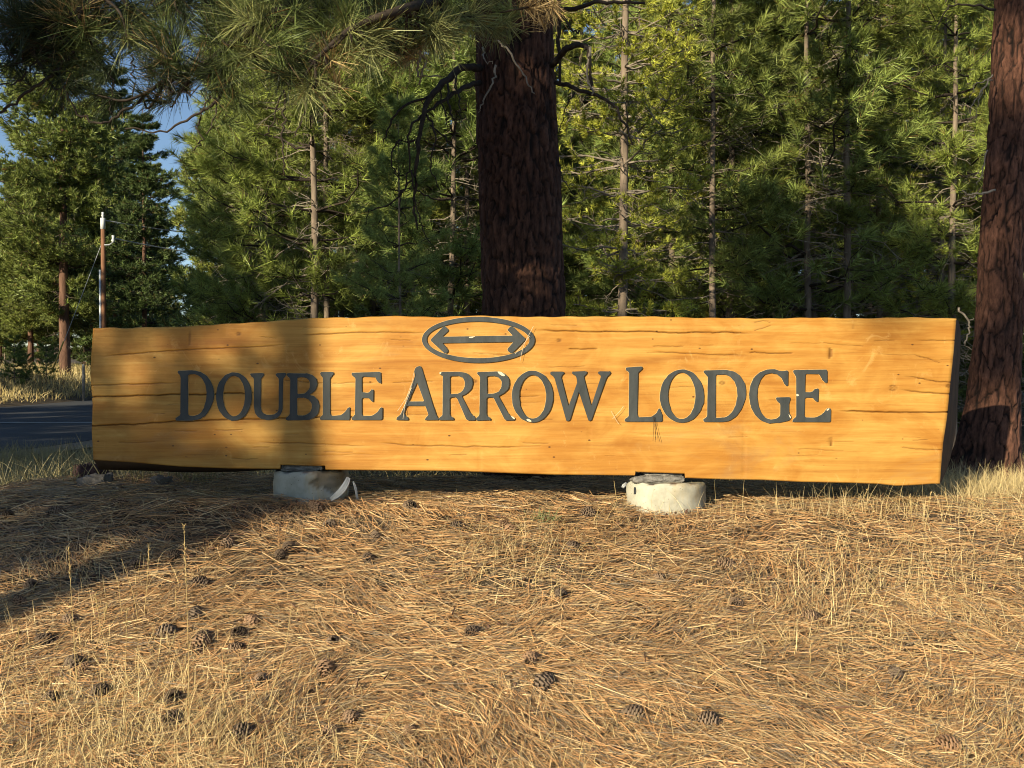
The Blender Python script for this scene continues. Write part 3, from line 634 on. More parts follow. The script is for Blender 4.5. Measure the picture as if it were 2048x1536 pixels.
def make_pine(kind, seed, H, zc, rad, nwh, per, tpb, nl, nw, nn, col, up=.35, trunk_r=.09, dead=50, barkm='palebark', lean=.0, deadlen=.9, prof=.62, lv_=(.6, 1.15)):
    """returns {part: mesh}: trunk, crown, boughs, dead_twigs"""
    g = np.random.default_rng(seed); tr = Tubes(); br = Tubes(); dt = Tubes()
    zz = np.linspace(-.2, H, 14); wv = np.cumsum(g.normal(0, .02, (14, 2)), 0) * .6
    cxy = wv + np.outer(zz / H, [lean, lean * .3])
    tr.add(np.column_stack([cxy, zz]), trunk_r * (.86 if kind != 'far' else 1) * (1.12 - 1.05 * zz.clip(0) / H) ** .9, 10)
    cat = lambda z: np.array([np.interp(z, zz, cxy[:, 0]), np.interp(z, zz, cxy[:, 1]), z])
    pos = []; axs = []
    for k in range(nwh):
        f = (k + g.uniform(-.3, .3)) / nwh; h = zc + (H - zc) * max(f, 0) ** .95
        Rm = rad * (min(1, .62 + f * 2.2)) * (1 - f) ** prof + .12
        for q in range(per):
            phi = g.uniform(0, 2 * np.pi); L = Rm * g.uniform(*lv_)
            o = np.array([math.cos(phi), math.sin(phi), 0]); s = np.linspace(0, 1, 6)
            c0 = cat(h); sl = -.10 + .35 * f; pts = c0 + o * (L * s)[:, None]; pts[:, 2] += L * ((sl + g.normal(0, .16 if kind == 'far' and up > .05 else .06)) * s + up * s ** 2); pts[1:] += g.normal(0, .03 * L, (5, 3))
            br.add(pts, (.006 + .011 * L) * (1 - .75 * s), 4)
            nt_ = max(3, int(tpb * (.45 + .75 * L / rad)))
            ss = 1 - .72 * g.random(nt_) ** 1.25; ss[0] = 1
            lat = g.uniform(-1, 1, nt_) * .42 * L * (.25 + .75 * (1 - np.abs(ss - .6))); lat[0] = 0
            lv = np.array([-o[1], o[0], 0])
            bp = np.stack([np.interp(ss, s, pts[:, i]) for i in range(3)], -1)
            tip = bp + lv * lat[:, None] + o * (np.abs(lat) * .5)[:, None]; tip[:, 2] += np.abs(lat) * .25 + g.normal(0, .06, nt_) * L
            pos.append(tip); a_ = o * .8 + lv * np.sign(lat)[:, None] * .5 + np.array([0, 0, 1]) * g.uniform(.2, .95, nt_)[:, None]; axs.append(a_)
            for i in range(1, nt_, 2 if kind != 'far' else 5):
                mid = (bp[i] + tip[i]) / 2 + np.array([0, 0, -.03 * L]); br.add(np.array([bp[i], mid, tip[i]]), np.array([.006, .005, .003]) * (1 if kind != 'far' else 3), 3)
    pos = np.concatenate(pos); axs = np.concatenate(axs)
    V, Fc, cc = tufts(pos, axs, nl, nw, nn, g, (.15, 1.35), nl * .75, col, .28)
    for k in range(dead):
        h = g.uniform(.3, zc + (H - zc) * .45); phi = g.uniform(0, 6.28); L = g.uniform(.25, 1) * deadlen
        o = np.array([math.cos(phi), math.sin(phi), 0]); s = np.linspace(0, 1, 6); c0 = cat(h)
        pts = c0 + o * (L * s)[:, None]; pts[:, 2] += L * (g.uniform(-.3, .25) * s + g.uniform(-.55, .25) * s ** 2); pts[1:] += np.cumsum(g.normal(0, .035 * L, (5, 3)), 0)
        dt.add(pts, .0085 * (1 - .65 * s) + .0015, 3)
        for q in range(3):
            i = g.integers(2, 5); e = pts[i] + (o * g.uniform(.1, .4) + g.normal(0, .35, 3)) * L * .5; m_ = (pts[i] + e) / 2 + g.normal(0, .05, 3); dt.add(np.array([pts[i], m_, e]), [.005, .004, .002], 3)
    out = {'trunk': tr.mesh('trunk', M[barkm]), 'crown': mesh_np('crown', V, Fc, cc, M['needle'])}
    out['boughs'] = br.mesh('boughs', M['twig'] if kind != 'pale' else M['deadtwig'])
    if dead: out['dead_twigs'] = dt.mesh('dead_twigs', M['deadtwig'])
    return out

def plant(parts, loc, rot, s, label, group=None, name='pine_tree', sz=None):
    root = empty(name, loc, label, 'tree', group); root.rotation_euler = (0, 0, rot); root.scale = (s, s, sz or s)
    for k, me in parts.items(): obj(k, me, root)
    return root

PG = (.300, .325, .072); PY_ = (.43, .42, .070); PD = (.175, .205, .055)
proto = {
 'a': make_pine('young', 101, 10.5, 2.2, 1.55, 19, 5, 14, .20, .0105, 50, PG, .35, .075, 110),
 'b': make_pine('young', 102, 11.5, 2.9, 1.35, 19, 5, 13, .19, .0105, 50, (.325, .335, .088), .3, .065, 130),
 'c': make_pine('young', 103, 9.5, 1.3, 1.5, 18, 5, 14, .21, .0105, 50, (.285, .335, .092), .42, .06, 90),
 'f': make_pine('pale', 104, 11.0, 2.0, 1.30, 26, 5, 24, .085, .011, 34, PY_, .12, .08, 130),
 'g': make_pine('pale', 105, 12.0, 2.2, 1.2, 26, 5, 22, .085, .011, 34, (.345, .365, .078), .10, .06, 130),
 'd': make_pine('young', 106, 12.5, 3.6, 1.4, 15, 5, 14, .18, .011, 44, PD, .3, .07, 120, deadlen=1.2),
 'low': make_pine('young', 110, 6.5, .3, 1.6, 15, 6, 14, .20, .018, 30, PD, .2, .05, 40, deadlen=1.2),
 'far': make_pine('far', 107, 19, 3.4, 3.5, 22, 8, 42, .34, .05, 22, (.225, .255, .066), .35, .27, 26, 'redbark', deadlen=2.4, prof=.34, lv_=(.35, 1.25)),
 'farfir': make_pine('far', 108, 17, 1.2, 2.6, 26, 8, 28, .26, .05, 18, (.125, .160, .052), .05, .17, 8, 'redbark', deadlen=1.5, prof=.5, lv_=(.4, 1.2)),
 'sap': make_pine('young', 109, 2.6, .25, .75, 9, 5, 9, .14, .016, 26, (.15, .20, .05), .45, .03, 0),
}
def tree_at(kind, px, Y, label, group=None, s=1.0, rot=None, name='pine_tree', hz=None):
    p = at(px, 760, Y); rot = rng.uniform(0, 6.28) if rot is None else rot
    return plant(proto[kind], (p[0], Y, float(terrain(p[0], Y)) - .02), rot, s, label, group, name, hz)
# front rank, told apart by trunk and place
tree_at('f', 1243, 13.0, 'yellow green fir with pale trunk just right of the big dark trunk', None, 1.0, .4, 'fir_tree')
tree_at('b', 1429, 14.5, 'slim pine with a bare straight tan pole trunk, right of the pale trunked fir', None, .95, 2.0)
tree_at('a', 1460, 16.0, 'pine with pale lower trunk close behind the straight tan pole trunk', None, 1.0, 4.0)
tree_at('c', 1606, 15.0, 'broad bluish green pine with drooping boughs above the sign right half', None, 1.12, 1.0)
tree_at('g', 1760, 16.0, 'yellow green fir left of the sun striped trunk', None, 1.0, 3.0, 'fir_tree')
tree_at('g', 1540, 18.5, 'thin fir with narrow pale trunk between the bluish pine and the tan pole', None, .95, 5.0, 'fir_tree')
tree_at('d', 1690, 14.6, 'thin dark pine with bare dead lower twigs behind the sign right end', None, .95, 5.5)
tree_at('a', 1905, 14.5, 'dark pine partly hidden behind the sun striped trunk', None, .9, 2.2)
tree_at('c', 800, 12.5, 'small dark stemmed young pine left of the big dark trunk', None, .50, .6)
tree_at('a', 628, 15.0, 'bright green pine with pale trunk above the first word of the sign', None, 1.0, .2)
tree_at('b', 657, 17.0, 'taller slim pine just right of the bright green pale trunked pine', None, 1.0, 1.2)
tree_at('c', 905, 15.5, 'light green pine showing close along the left side of the big dark trunk', None, 1.05, 3.3)
tree_at('c', 530, 17.5, 'airy pine at the left edge of the dense stand', None, .95, 2.7)
tree_at('a', 745, 19.0, 'mid green pine between the slim pine and the small dark stemmed pine', None, 1.0, 5.2)
tree_at('f', 1345, 17.5, 'yellow green fir filling the gap behind the pale trunked fir', None, 1.0, 2.5, 'fir_tree')
tree_at('far', 495, 38, 'open crowned pine beside the blue gap in the trees', None, .62, 1.1)
G2 = 'pines standing deeper in the dense stand behind the sign'
rows = [(18.5, 2.1), (21, 2.2), (24, 2.4), (29, 2.8)]
for Y, dx in rows:
    x = -.26 * Y + rng.uniform(0, 1)
    while x < .62 * Y:
        X = x + rng.uniform(-.4, .4); yy = Y + rng.uniform(-.8, .8)
        k = rng.choice(['a', 'b', 'c', 'd', 'g', 'f', 'd'])
        plant(proto[k], (X, yy, float(terrain(X, yy)) - .02), rng.uniform(0, 6.28), rng.uniform(.9, 1.25), 'slender conifer half hidden deep inside the dense stand behind the sign', G2, 'pine_tree')
        x += dx * rng.uniform(.8, 1.2)
for Y, dx, k in [(19.5, 2.4, 'low'), (25.5, 2.7, 'low'), (36, 3.4, 'farfir'), (43, 4.2, 'farfir')]:
    x = -.25 * Y + rng.uniform(0, 2)
    while x < .62 * Y:
        X = x + rng.uniform(-.6, .6); yy = Y + rng.uniform(-1, 1)
        plant(proto[k], (X, yy, float(terrain(X, yy)) - .02), rng.uniform(0, 6.28), rng.uniform(.8, 1.15), 'bushy dark conifer filling the shadowed depth of the stand', 'bushy conifers filling the depth of the stand', 'pine_tree')
        x += dx * rng.uniform(.8, 1.2)
# far trees across the road
tree_at('far', 130, 52, 'tall ponderosa with reddish trunk across the road, left of the pole', None, .97, .8, 'ponderosa_pine')
tree_at('farfir', 288, 47, 'dark narrow fir right of the utility pole', None, .8, .3, 'fir_tree')
tree_at('farfir', 232, 56, 'dark fir close behind the utility pole', None, 1.05, 1.3, 'fir_tree')
tree_at('far', 0, 60, 'leafy green pine at the far left edge across the road', None, .52, 2.3, 'ponderosa_pine')
tree_at('farfir', 305, 62, 'dark fir at the left side of the blue gap', None, .8, 3.3, 'fir_tree')
tree_at('far', 175, 66, 'pine behind the tall ponderosa across the road', None, .85, 4.3, 'ponderosa_pine')
tree_at('farfir', 185, 61, 'tall dark fir between the ponderosa across the road and the utility pole', None, .95, .9, 'fir_tree')
tree_at('far', 62, 58, 'shorter green pine left of the tall ponderosa across the road', None, .62, 2.9, 'ponderosa_pine')
G3 = 'pines in the distance beyond the road'
for px, Y, s in [(-60, 52, .5), (80, 85, .9), (250, 80, .85), (330, 85, .38), (400, 75, .34), (470, 60, .6), (490, 45, .72), (-10, 95, .45), (110, 100, .7), (520, 70, .7), (380, 100, .3)]:
    tree_at('far' if Y % 2 else 'farfir', px, Y, 'distant pine mostly hidden behind the nearer trees across the road', G3, s)
for px, Y, s in [(-40, 72, 1.3), (10, 70, 1.2), (60, 74, 1.3), (110, 72, 1.2), (165, 74, 1.3), (215, 70, 1.2), (265, 74, 1.3), (315, 70, 1.0), (360, 74, .8)]:
    tree_at('low', px, Y, 'bushy low pine in the shade beyond the far roadside grass', 'bushy low pines beyond the roadside grass', s)
tree_at('sap', 92, 47.5, 'bright little pine sapling in the golden grass across the road', None, .85, .5, 'pine_sapling')
for i, (px, Y, s) in enumerate([(28, 43.5, .9), (52, 44.5, .6)]):
    tree_at('sap', px, Y, ['larger dark pine sapling at the far road edge', 'smaller dark pine sapling right of the larger one at the far road edge'][i], None, s, i, 'pine_sapling')

# trees behind the viewer: their trunks and crowns throw the shade seen on sign and ground
def sunpos(u, along):      # u: sideways offset across the sun direction; along: metres towards the sun
    return np.array([sdy * u - sdx * along, -sdx * u - sdy * along])
shade = make_pine('far', 120, 12.9, 8.8, 2.5, 11, 7, 32, .26, .034, 20, PG, .25, .215, 6, 'redbark', deadlen=1.0)
shade2 = make_pine('far', 121, 10.4, 6.2, 1.65, 10, 8, 20, .24, .034, 18, PG, .25, .13, 6, 'redbark', deadlen=.8)
shade3 = make_pine('far', 122, 19.4, 13.9, 2.8, 7, 8, 30, .26, .036, 18, PG, .0, .16, 8, 'redbark', deadlen=1.0)
def shade_tree(parts, u, along, label, s=1.0, rot=0, grp=None):
    q = sunpos(u, along); return plant(parts, (q[0], q[1], float(terrain(q[0], q[1])) - .02), rot, s, label, grp)
shade_tree(shade, -4.61, 11.0, 'tall pine behind the viewer whose trunk shadow crosses the sign', 1.0, 0)
shade_tree(shade2, -5.8, 12.5, 'shorter pine behind the viewer to the left, shading the sign left end', 1.0, 1)
shade_tree(shade2, -8.6, 12.0, 'shorter pine behind the viewer, nearer to the road', 1.0, 2)
shade_tree(shade, -8.5, 14.5, 'tall pine behind the viewer, left of the one whose trunk shades the sign', 1.05, 3)
shade_tree(shade3, -.40, 25.0, 'very tall pine far behind the viewer, dappling the right hand trunk', 1.0, 4)
for k, (X, Y, s) in enumerate([(-24.5, 4, .75), (-25.5, 10, .8), (-26, 15.5, .7), (-23.8, -2, .8), (-27.5, 21, .8), (-33, 1, .9), (-33, 30, .9), (-21.6, -6.6, .75), (-22.6, -4.2, .7)]):
    plant(proto['far'], (X, Y, float(terrain(X, Y))), k, s, 'ponderosa beside the road, out of view to the left', 'ponderosas along the road left of the view', 'ponderosa_pine')

# ================================================================== OVERHANGING BOUGHS OF THE BIG PONDEROSA
plo = np.array(pine.location)
def fwd(Y): return Y if Y > 5 else 4.75 + (Y - 3.8) * .21      # how far the boughs reach towards the viewer
limbs = [  # start on the trunk above the frame, sweep forward-left over the viewer's side
 [(1035, -190, 7.5), (900, -130, 6.6), (720, -60, 5.6), (560, 20, 4.9), (420, 120, 4.4), (330, 165, 4.2)],
 [(1030, -240, 7.5), (820, -200, 6.2), (520, -120, 4.9), (300, -50, 4.3), (130, 40, 4.0), (40, 110, 3.9)],
 [(1030, -140, 7.4), (980, -60, 6.4), (900, -10, 5.6), (800, 20, 5.0), (700, 60, 4.7), (630, 120, 4.5)],
 [(1045, -130, 7.4), (1060, -80, 6.6), (1075, -40, 6.0), (1090, -5, 5.6)],
 [(1030, -260, 7.5), (760, -260, 5.8), (420, -190, 4.6), (120, -120, 3.9), (-120, 0, 3.6)]]
LP = []
for L in limbs:
    P = spline([at(x, y, fwd(Y)) for x, y, Y in L], 8); LP.append(P)
    t = Tubes(); t.add(P - plo, np.linspace(.045, .010, len(P)), 6)
    obj('bough', t.mesh('bough', M['twig']), pine)
allL = np.concatenate(LP)
gr, olive, dk, brn = (.165, .205, .062), (.265, .270, .098), (.048, .062, .026), (.42, .29, .13)  # gr and olive paint sunlit tufts, dk shaded ones; brn is dead needles
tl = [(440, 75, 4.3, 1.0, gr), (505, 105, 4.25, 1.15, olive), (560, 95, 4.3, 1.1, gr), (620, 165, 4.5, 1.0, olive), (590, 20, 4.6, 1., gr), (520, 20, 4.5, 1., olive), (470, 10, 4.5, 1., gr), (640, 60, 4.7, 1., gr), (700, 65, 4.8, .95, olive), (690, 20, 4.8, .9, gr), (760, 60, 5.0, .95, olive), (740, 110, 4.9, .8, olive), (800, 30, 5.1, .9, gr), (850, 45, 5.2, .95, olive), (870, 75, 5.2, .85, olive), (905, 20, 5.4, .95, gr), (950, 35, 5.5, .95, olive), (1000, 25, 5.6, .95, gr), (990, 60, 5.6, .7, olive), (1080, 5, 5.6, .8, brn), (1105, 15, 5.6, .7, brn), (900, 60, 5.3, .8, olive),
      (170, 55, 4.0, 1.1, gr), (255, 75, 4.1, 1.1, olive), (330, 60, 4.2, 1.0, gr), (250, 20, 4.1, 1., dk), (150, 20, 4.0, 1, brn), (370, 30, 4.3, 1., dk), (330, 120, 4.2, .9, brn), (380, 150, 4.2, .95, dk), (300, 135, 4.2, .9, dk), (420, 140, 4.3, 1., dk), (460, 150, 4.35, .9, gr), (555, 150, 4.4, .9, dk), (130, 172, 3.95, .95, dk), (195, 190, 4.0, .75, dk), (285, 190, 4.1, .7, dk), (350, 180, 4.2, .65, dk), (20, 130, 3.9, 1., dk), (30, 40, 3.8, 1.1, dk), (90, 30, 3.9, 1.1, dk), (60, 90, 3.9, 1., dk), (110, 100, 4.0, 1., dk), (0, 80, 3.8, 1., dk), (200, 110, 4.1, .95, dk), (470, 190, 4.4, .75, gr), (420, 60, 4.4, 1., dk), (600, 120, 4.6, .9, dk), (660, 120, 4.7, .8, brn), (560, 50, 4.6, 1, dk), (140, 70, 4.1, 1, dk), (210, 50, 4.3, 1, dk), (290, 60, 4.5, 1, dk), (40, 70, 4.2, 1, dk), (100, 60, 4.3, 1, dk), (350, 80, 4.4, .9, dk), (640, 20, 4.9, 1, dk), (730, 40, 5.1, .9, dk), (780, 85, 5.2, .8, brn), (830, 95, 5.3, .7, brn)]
g = np.random.default_rng(77)
for k in range(70):
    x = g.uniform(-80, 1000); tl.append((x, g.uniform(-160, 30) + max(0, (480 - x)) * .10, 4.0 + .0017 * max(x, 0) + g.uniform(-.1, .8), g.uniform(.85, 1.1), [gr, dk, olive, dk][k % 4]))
foli = {}
TT = Tubes()
pos, axs, cols, lens = [], [], [], []
for x, y, Y, s, c in tl:
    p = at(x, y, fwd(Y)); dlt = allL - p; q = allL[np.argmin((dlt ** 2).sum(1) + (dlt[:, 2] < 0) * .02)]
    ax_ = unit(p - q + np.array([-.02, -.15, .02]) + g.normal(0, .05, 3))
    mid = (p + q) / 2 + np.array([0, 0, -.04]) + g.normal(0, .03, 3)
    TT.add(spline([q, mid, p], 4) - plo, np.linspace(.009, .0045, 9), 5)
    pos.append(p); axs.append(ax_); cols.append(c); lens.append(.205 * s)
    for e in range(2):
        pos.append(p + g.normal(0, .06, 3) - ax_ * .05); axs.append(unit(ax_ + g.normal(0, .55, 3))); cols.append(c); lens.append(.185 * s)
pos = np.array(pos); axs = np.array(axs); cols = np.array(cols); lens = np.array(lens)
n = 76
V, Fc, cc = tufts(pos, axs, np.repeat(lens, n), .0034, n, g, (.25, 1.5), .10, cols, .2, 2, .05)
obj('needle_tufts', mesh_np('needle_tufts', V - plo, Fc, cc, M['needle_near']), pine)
obj('twigs', TT.mesh('twigs', M['twig']), pine)
# bare hooked twigs hanging below the boughs and the dead limbs on the trunk
def deadlimb(pts, r0, r1, m='twig', nm='dead_branch', k=6):
    t = Tubes(); P = spline([at(x, y, fwd(Y)) for x, y, Y in pts], 6); P[1:-1] += g.normal(0, .006, (len(P) - 2, 3)); t.add(P - plo, np.linspace(r0, r1, len(P)), k); return obj(nm, t.mesh(nm, M[m]), pine)
for pts, r0, r1, m in [
 ([(0, 226, 3.9), (45, 195, 3.95), (100, 150, 4.0), (150, 100, 4.05)], .006, .009, 'twig'), ([(130, 175, 4.0), (150, 220, 4.0), (200, 246, 4.0), (255, 220, 4.1), (300, 180, 4.1), (345, 160, 4.2)], .004, .009, 'twig'),
 ([(250, 258, 4.1), (320, 263, 4.1), (380, 235, 4.2), (430, 205, 4.3), (450, 160, 4.35)], .003, .009, 'twig'), ([(0, 170, 3.9), (40, 160, 3.9), (75, 120, 4.0), (110, 85, 4.0)], .003, .006, 'twig'),
 ([(388, 300, 4.3), (402, 280, 4.3), (398, 240, 4.3), (420, 190, 4.3)], .003, .005, 'twig'), ([(412, 268, 4.3), (430, 235, 4.3), (435, 180, 4.4)], .003, .005, 'twig'), ([(225, 230, 4.1), (224, 180, 4.1), (222, 140, 4.1)], .002, .004, 'twig'), ([(265, 210, 4.1), (268, 160, 4.1), (262, 110, 4.1)], .003, .005, 'twig'),
 ([(340, 215, 4.2), (352, 200, 4.2), (375, 160, 4.2)], .003, .005, 'twig'), ([(570, 352, 4.6), (563, 290, 4.6), (567, 230, 4.6), (568, 180, 4.6)], .003, .007, 'twig'), ([(530, 272, 4.6), (545, 245, 4.6), (562, 190, 4.6)], .003, .005, 'twig'), ([(585, 275, 4.6), (605, 240, 4.6), (610, 190, 4.6)], .003, .005, 'twig'),
 # limbs and hanging tangle left of the trunk
 ([(960, 135, 7.4), (915, 140, 7.1), (880, 175, 6.9), (850, 215, 6.8), (835, 300, 6.7), (828, 400, 6.7), (835, 460, 6.7)], .030, .006, 'twig'), ([(960, 165, 7.4), (930, 175, 7.1), (880, 205, 6.9), (850, 225, 6.8)], .020, .008, 'twig'),
 ([(870, 185, 6.9), (800, 220, 6.7), (775, 260, 6.7), (768, 290, 6.7)], .010, .003, 'twig'), ([(845, 230, 6.8), (820, 260, 6.7), (818, 340, 6.7), (800, 400, 6.7), (812, 440, 6.7)], .009, .003, 'twig'), ([(850, 225, 6.8), (870, 270, 6.7), (862, 330, 6.7), (880, 380, 6.7)], .008, .003, 'twig'),
 ([(830, 280, 6.7), (790, 290, 6.7), (785, 330, 6.7), (800, 360, 6.7)], .008, .003, 'twig'), ([(895, 165, 6.9), (900, 220, 6.8), (910, 250, 6.8), (905, 290, 6.8)], .008, .003, 'twig'), ([(880, 180, 6.9), (890, 230, 6.8), (895, 255, 6.8)], .006, .003, 'twig'), ([(910, 145, 7.0), (918, 200, 6.9), (920, 250, 6.9)], .008, .003, 'twig'),
 ([(825, 360, 6.7), (780, 410, 6.7), (740, 420, 6.7), (730, 450, 6.7)], .007, .002, 'twig'), ([(830, 380, 6.7), (880, 400, 6.7), (935, 398, 6.7)], .006, .002, 'twig'), ([(822, 340, 6.7), (835, 420, 6.7), (850, 470, 6.7), (865, 490, 6.7)], .007, .002, 'twig'), ([(860, 250, 6.8), (900, 285, 6.7), (912, 310, 6.7), (890, 370, 6.7)], .006, .002, 'twig'),
 ([(765, 110, 6.2), (845, 110, 6.2), (838, 170, 6.2)], .009, .006, 'deadtwig'), ([(850, 60, 6.2), (842, 110, 6.2), (836, 150, 6.2), (890, 152, 6.2)], .014, .004, 'deadtwig'),
 ([(990, 82, 7.15), (1020, 105, 7.1), (1045, 150, 7.1), (1069, 187, 7.1)], .009, .005, 'deadtwig'), ([(992, 130, 7.15), (985, 165, 7.1), (965, 205, 7.1), (957, 225, 7.1)], .009, .004, 'deadtwig'), ([(965, 95, 7.2), (968, 118, 7.15), (985, 128, 7.1)], .007, .003, 'deadtwig'),
 # right of the trunk
 ([(1105, 130, 7.4), (1130, 100, 7.2), (1165, 90, 7.1), (1178, 110, 7.0), (1182, 180, 7.0)], .028, .010, 'twig'), ([(1112, 165, 7.4), (1160, 180, 7.2), (1220, 205, 7.1), (1245, 240, 7.0), (1265, 290, 7.0)], .018, .005, 'twig'), ([(1118, 0, 7.3), (1118, 80, 7.3), (1120, 170, 7.3)], .020, .010, 'twig'), ([(1100, 15, 7.4), (1140, 18, 7.1), (1200, 5, 6.9), (1290, 6, 6.8)], .022, .008, 'twig'),
 ([(1125, 30, 7.3), (1145, 60, 7.2), (1160, 62, 7.2)], .010, .006, 'twig'), ([(1150, 185, 7.2), (1130, 220, 7.2), (1118, 265, 7.2)], .006, .003, 'twig'), ([(1118, 330, 7.4), (1125, 360, 7.35), (1150, 390, 7.3)], .006, .003, 'twig'), ([(1180, 95, 7.0), (1176, 150, 7.0), (1184, 190, 7.0)], .011, .007, 'deadtwig')]:
    deadlimb(pts, r0, r1, m)
# dead twigs on the right hand trunk
keep = plo; plo = np.array(pine2.location); keepp = pine; pine = pine2
for pts, r0, r1, m in [([(1990, 380, 7.2), (1960, 388, 7.1), (1935, 390, 7.1), (1925, 380, 7.1)], .009, .004, 'deadtwig'), ([(1950, 388, 7.1), (1935, 398, 7.1), (1925, 395, 7.1)], .005, .003, 'deadtwig'), ([(1985, 150, 7.3), (1965, 180, 7.2), (1945, 210, 7.2), (1940, 240, 7.2)], .006, .003, 'deadtwig'), ([(1975, 300, 7.3), (1962, 350, 7.3), (1955, 370, 7.3)], .005, .003, 'deadtwig'),
 ([(1985, 160, 7.3), (1950, 170, 7.2), (1940, 200, 7.2)], .005, .002, 'deadtwig'), ([(1975, 165, 7.3), (1958, 200, 7.2), (1950, 245, 7.2)], .004, .002, 'deadtwig'), ([(1918, 615, 7.6), (1935, 640, 7.6), (1938, 660, 7.6), (1930, 690, 7.6)], .009, .007, 'deadtwig'), ([(1937, 645, 7.6), (1948, 636, 7.6)], .006, .004, 'deadtwig'), ([(1990, 20, 7.3), (1950, 10, 7.1), (1900, 15, 7.0), (1870, 60, 7.0)], .010, .003, 'twig')]:
    deadlimb(pts, r0, r1, m)
pine = keepp; plo = keep
# crowns of both big pines, above the picture
def upper_crown(root, H, z0, rad, seed, off):
    m = make_pine('far', seed, H, z0, rad, 14, 6, 14, .24, .03, 14, PG, .25, .02, 0, 'redbark')
    for k in ('crown', 'boughs'): obj(k, m[k], root, off)
upper_crown(pine, 16, 10.5, 2.0, 131, (-.35, .1, 0)); upper_crown(pine2, 13, 9.5, 1.3, 132, (.40, 0, 0))

# ================================================================== UTILITY POLE AND WIRES
YP = 45.0
pb = at(208.5, 780, YP); pzb = float(terrain(pb[0], YP)); pt = at(208.5, 436, YP)[2]
pole = empty('utility_pole', (pb[0], YP, pzb), 'brown wooden utility pole with white top rising behind the sign left end', 'utility pole')
t = Tubes(); t.add([(0, 0, -.3), (0, 0, (pt - pzb) * .5), (0, 0, pt - pzb - .5)], [.125, .11, .095], 6); obj('pole', t.mesh('pole', M['pole']), pole)
t = Tubes(); t.add([(0, 0, pt - pzb - .5), (0, 0, pt - pzb)], [.11, .11], 6); obj('pole_cap', t.mesh('pole_cap', M['white']), pole)
t = Tubes(); t.add([(0, 0, pt - pzb), (0, 0, pt - pzb + .12), (0, 0, pt - pzb + .16), (0, 0, pt - pzb + .26)], [.03, .07, .05, .06], 6); obj('insulator', t.mesh('insulator', M['white']), pole)
zb2 = at(0, 490, YP)[2] - pzb
t = Tubes(); t.add([(.08, -.05, zb2), (.3, -.06, zb2), (.48, -.06, zb2 + .12)], [.03, .03, .03], 6); obj('bracket', t.mesh('bracket', M['metal']), pole)
t = Tubes(); t.add([(.48, -.06, zb2 + .1), (.48, -.06, zb2 + .2), (.48, -.06, zb2 + .28), (.48, -.06, zb2 + .42)], [.04, .09, .05, .07], 6); obj('insulator', t.mesh('insulator', M['white']), pole)
t = Tubes(); t.add([(-.13, -.06, -.1), (-.12, -.06, at(0, 540, YP)[2] - pzb)], [.05, .05], 6); obj('conduit', t.mesh('conduit', M['white']), pole)
def wire(a, b, sag, r, nm, lab):
    s = np.linspace(0, 1, 24)[:, None]; P = a * (1 - s) + b * s; P[:, 2] -= sag * (4 * s * (1 - s))[:, 0]; o = np.array(a)
    t = Tubes(); t.add(P - o, r, 5); e = obj(nm, t.mesh(nm, M['metal']), None, o); tag(e, lab, 'wire'); return e
wire(np.array([pb[0] + .05, YP, pt - .1]), at(700, 478, 55), .35, .03, 'power_line', 'upper thin power line running right from the utility pole')
wire(np.array([pb[0] + .48, YP - .06, pzb + zb2 + .3]), at(700, 528, 55), .35, .03, 'power_line', 'lower thin power line running right from the pole bracket')
ga = np.array([pb[0], YP, at(0, 480, YP)[2]]); gb = at(104, 745, YP); 
wire(ga, gb, .02, .013, 'guy_wire', 'slanting guy wire from the utility pole down to the grass')
t = Tubes(); d_ = unit(ga - gb); t.add([np.zeros(3), d_ * 1.5], [.035, .035], 6); e = obj('guy_wire_guard', t.mesh('guy_wire_guard', M['yellow']), None, gb + d_ * .0 + np.array([0, -.04, 0])); tag(e, 'yellow guard sleeve at the foot of the guy wire', 'guard')
p = at(167, 735, 44); z = float(terrain(p[0], 44)); t = Tubes(); t.add([(0, 0, -.2), (0, 0, at(0, 728, 44)[2] - z)], [.06, .055], 6); e = obj('fence_post', t.mesh('fence_post', M['fencepost']), None, (p[0], 44, z)); tag(e, 'weathered grey fence post in golden grass by the sign left edge', 'post')

# ================================================================== GROUND COVER
def scatter(n, x0, x1, y0, y1, half=None, g=rng):
    X = g.uniform(x0, x1, n); Y = g.uniform(y0, y1, n)
    if half: k = np.abs(X) < half * Y + .3; X, Y = X[k], Y[k]
    return X, Y
# fallen needles: flow in swirled drifts, lying on the mound
g = np.random.default_rng(3)
yy = np.concatenate([g.uniform(2.9, 4.8, 85000), g.uniform(4.8, 7.3, 62000)]); xx = g.uniform(-1, 1, len(yy)) * (.66 * yy + .2)
dens = .62 + .38 * np.sin(xx * 2.3 + yy * 1.1) * np.sin(yy * 2.9 - xx * 1.3) + .35 * np.sin(xx * 5.3 + 1) * np.sin(yy * 6.1)
k = (g.random(len(xx)) < np.clip(dens + .45, .25, 1)) & (xx > -3.6 - .3 * g.random(len(xx))); xx, yy = xx[k], yy[k]; n = len(xx)
ang = .5 * wob(xx, yy, 1.1) * 2.2 + .9 * wob(xx + 9, yy, 2.6) + g.normal(0, .55, n); flip = g.random(n) < .5; ang = ang + np.pi * flip
nb_ = 3800; bi = g.integers(0, n, nb_)        # matted bundles: many needles thrown together
for q in range(9):
    tgt = g.integers(0, n, nb_); xx[tgt] = xx[bi] + g.normal(0, .030, nb_); yy[tgt] = yy[bi] + g.normal(0, .030, nb_); ang[tgt] = ang[bi] + g.normal(0, .22, nb_)
stk = g.random(n) < .14; ang[stk] = g.uniform(0, 6.28, stk.sum())
d = np.stack([np.cos(ang), np.sin(ang), g.normal(.02, .10, n)], -1)
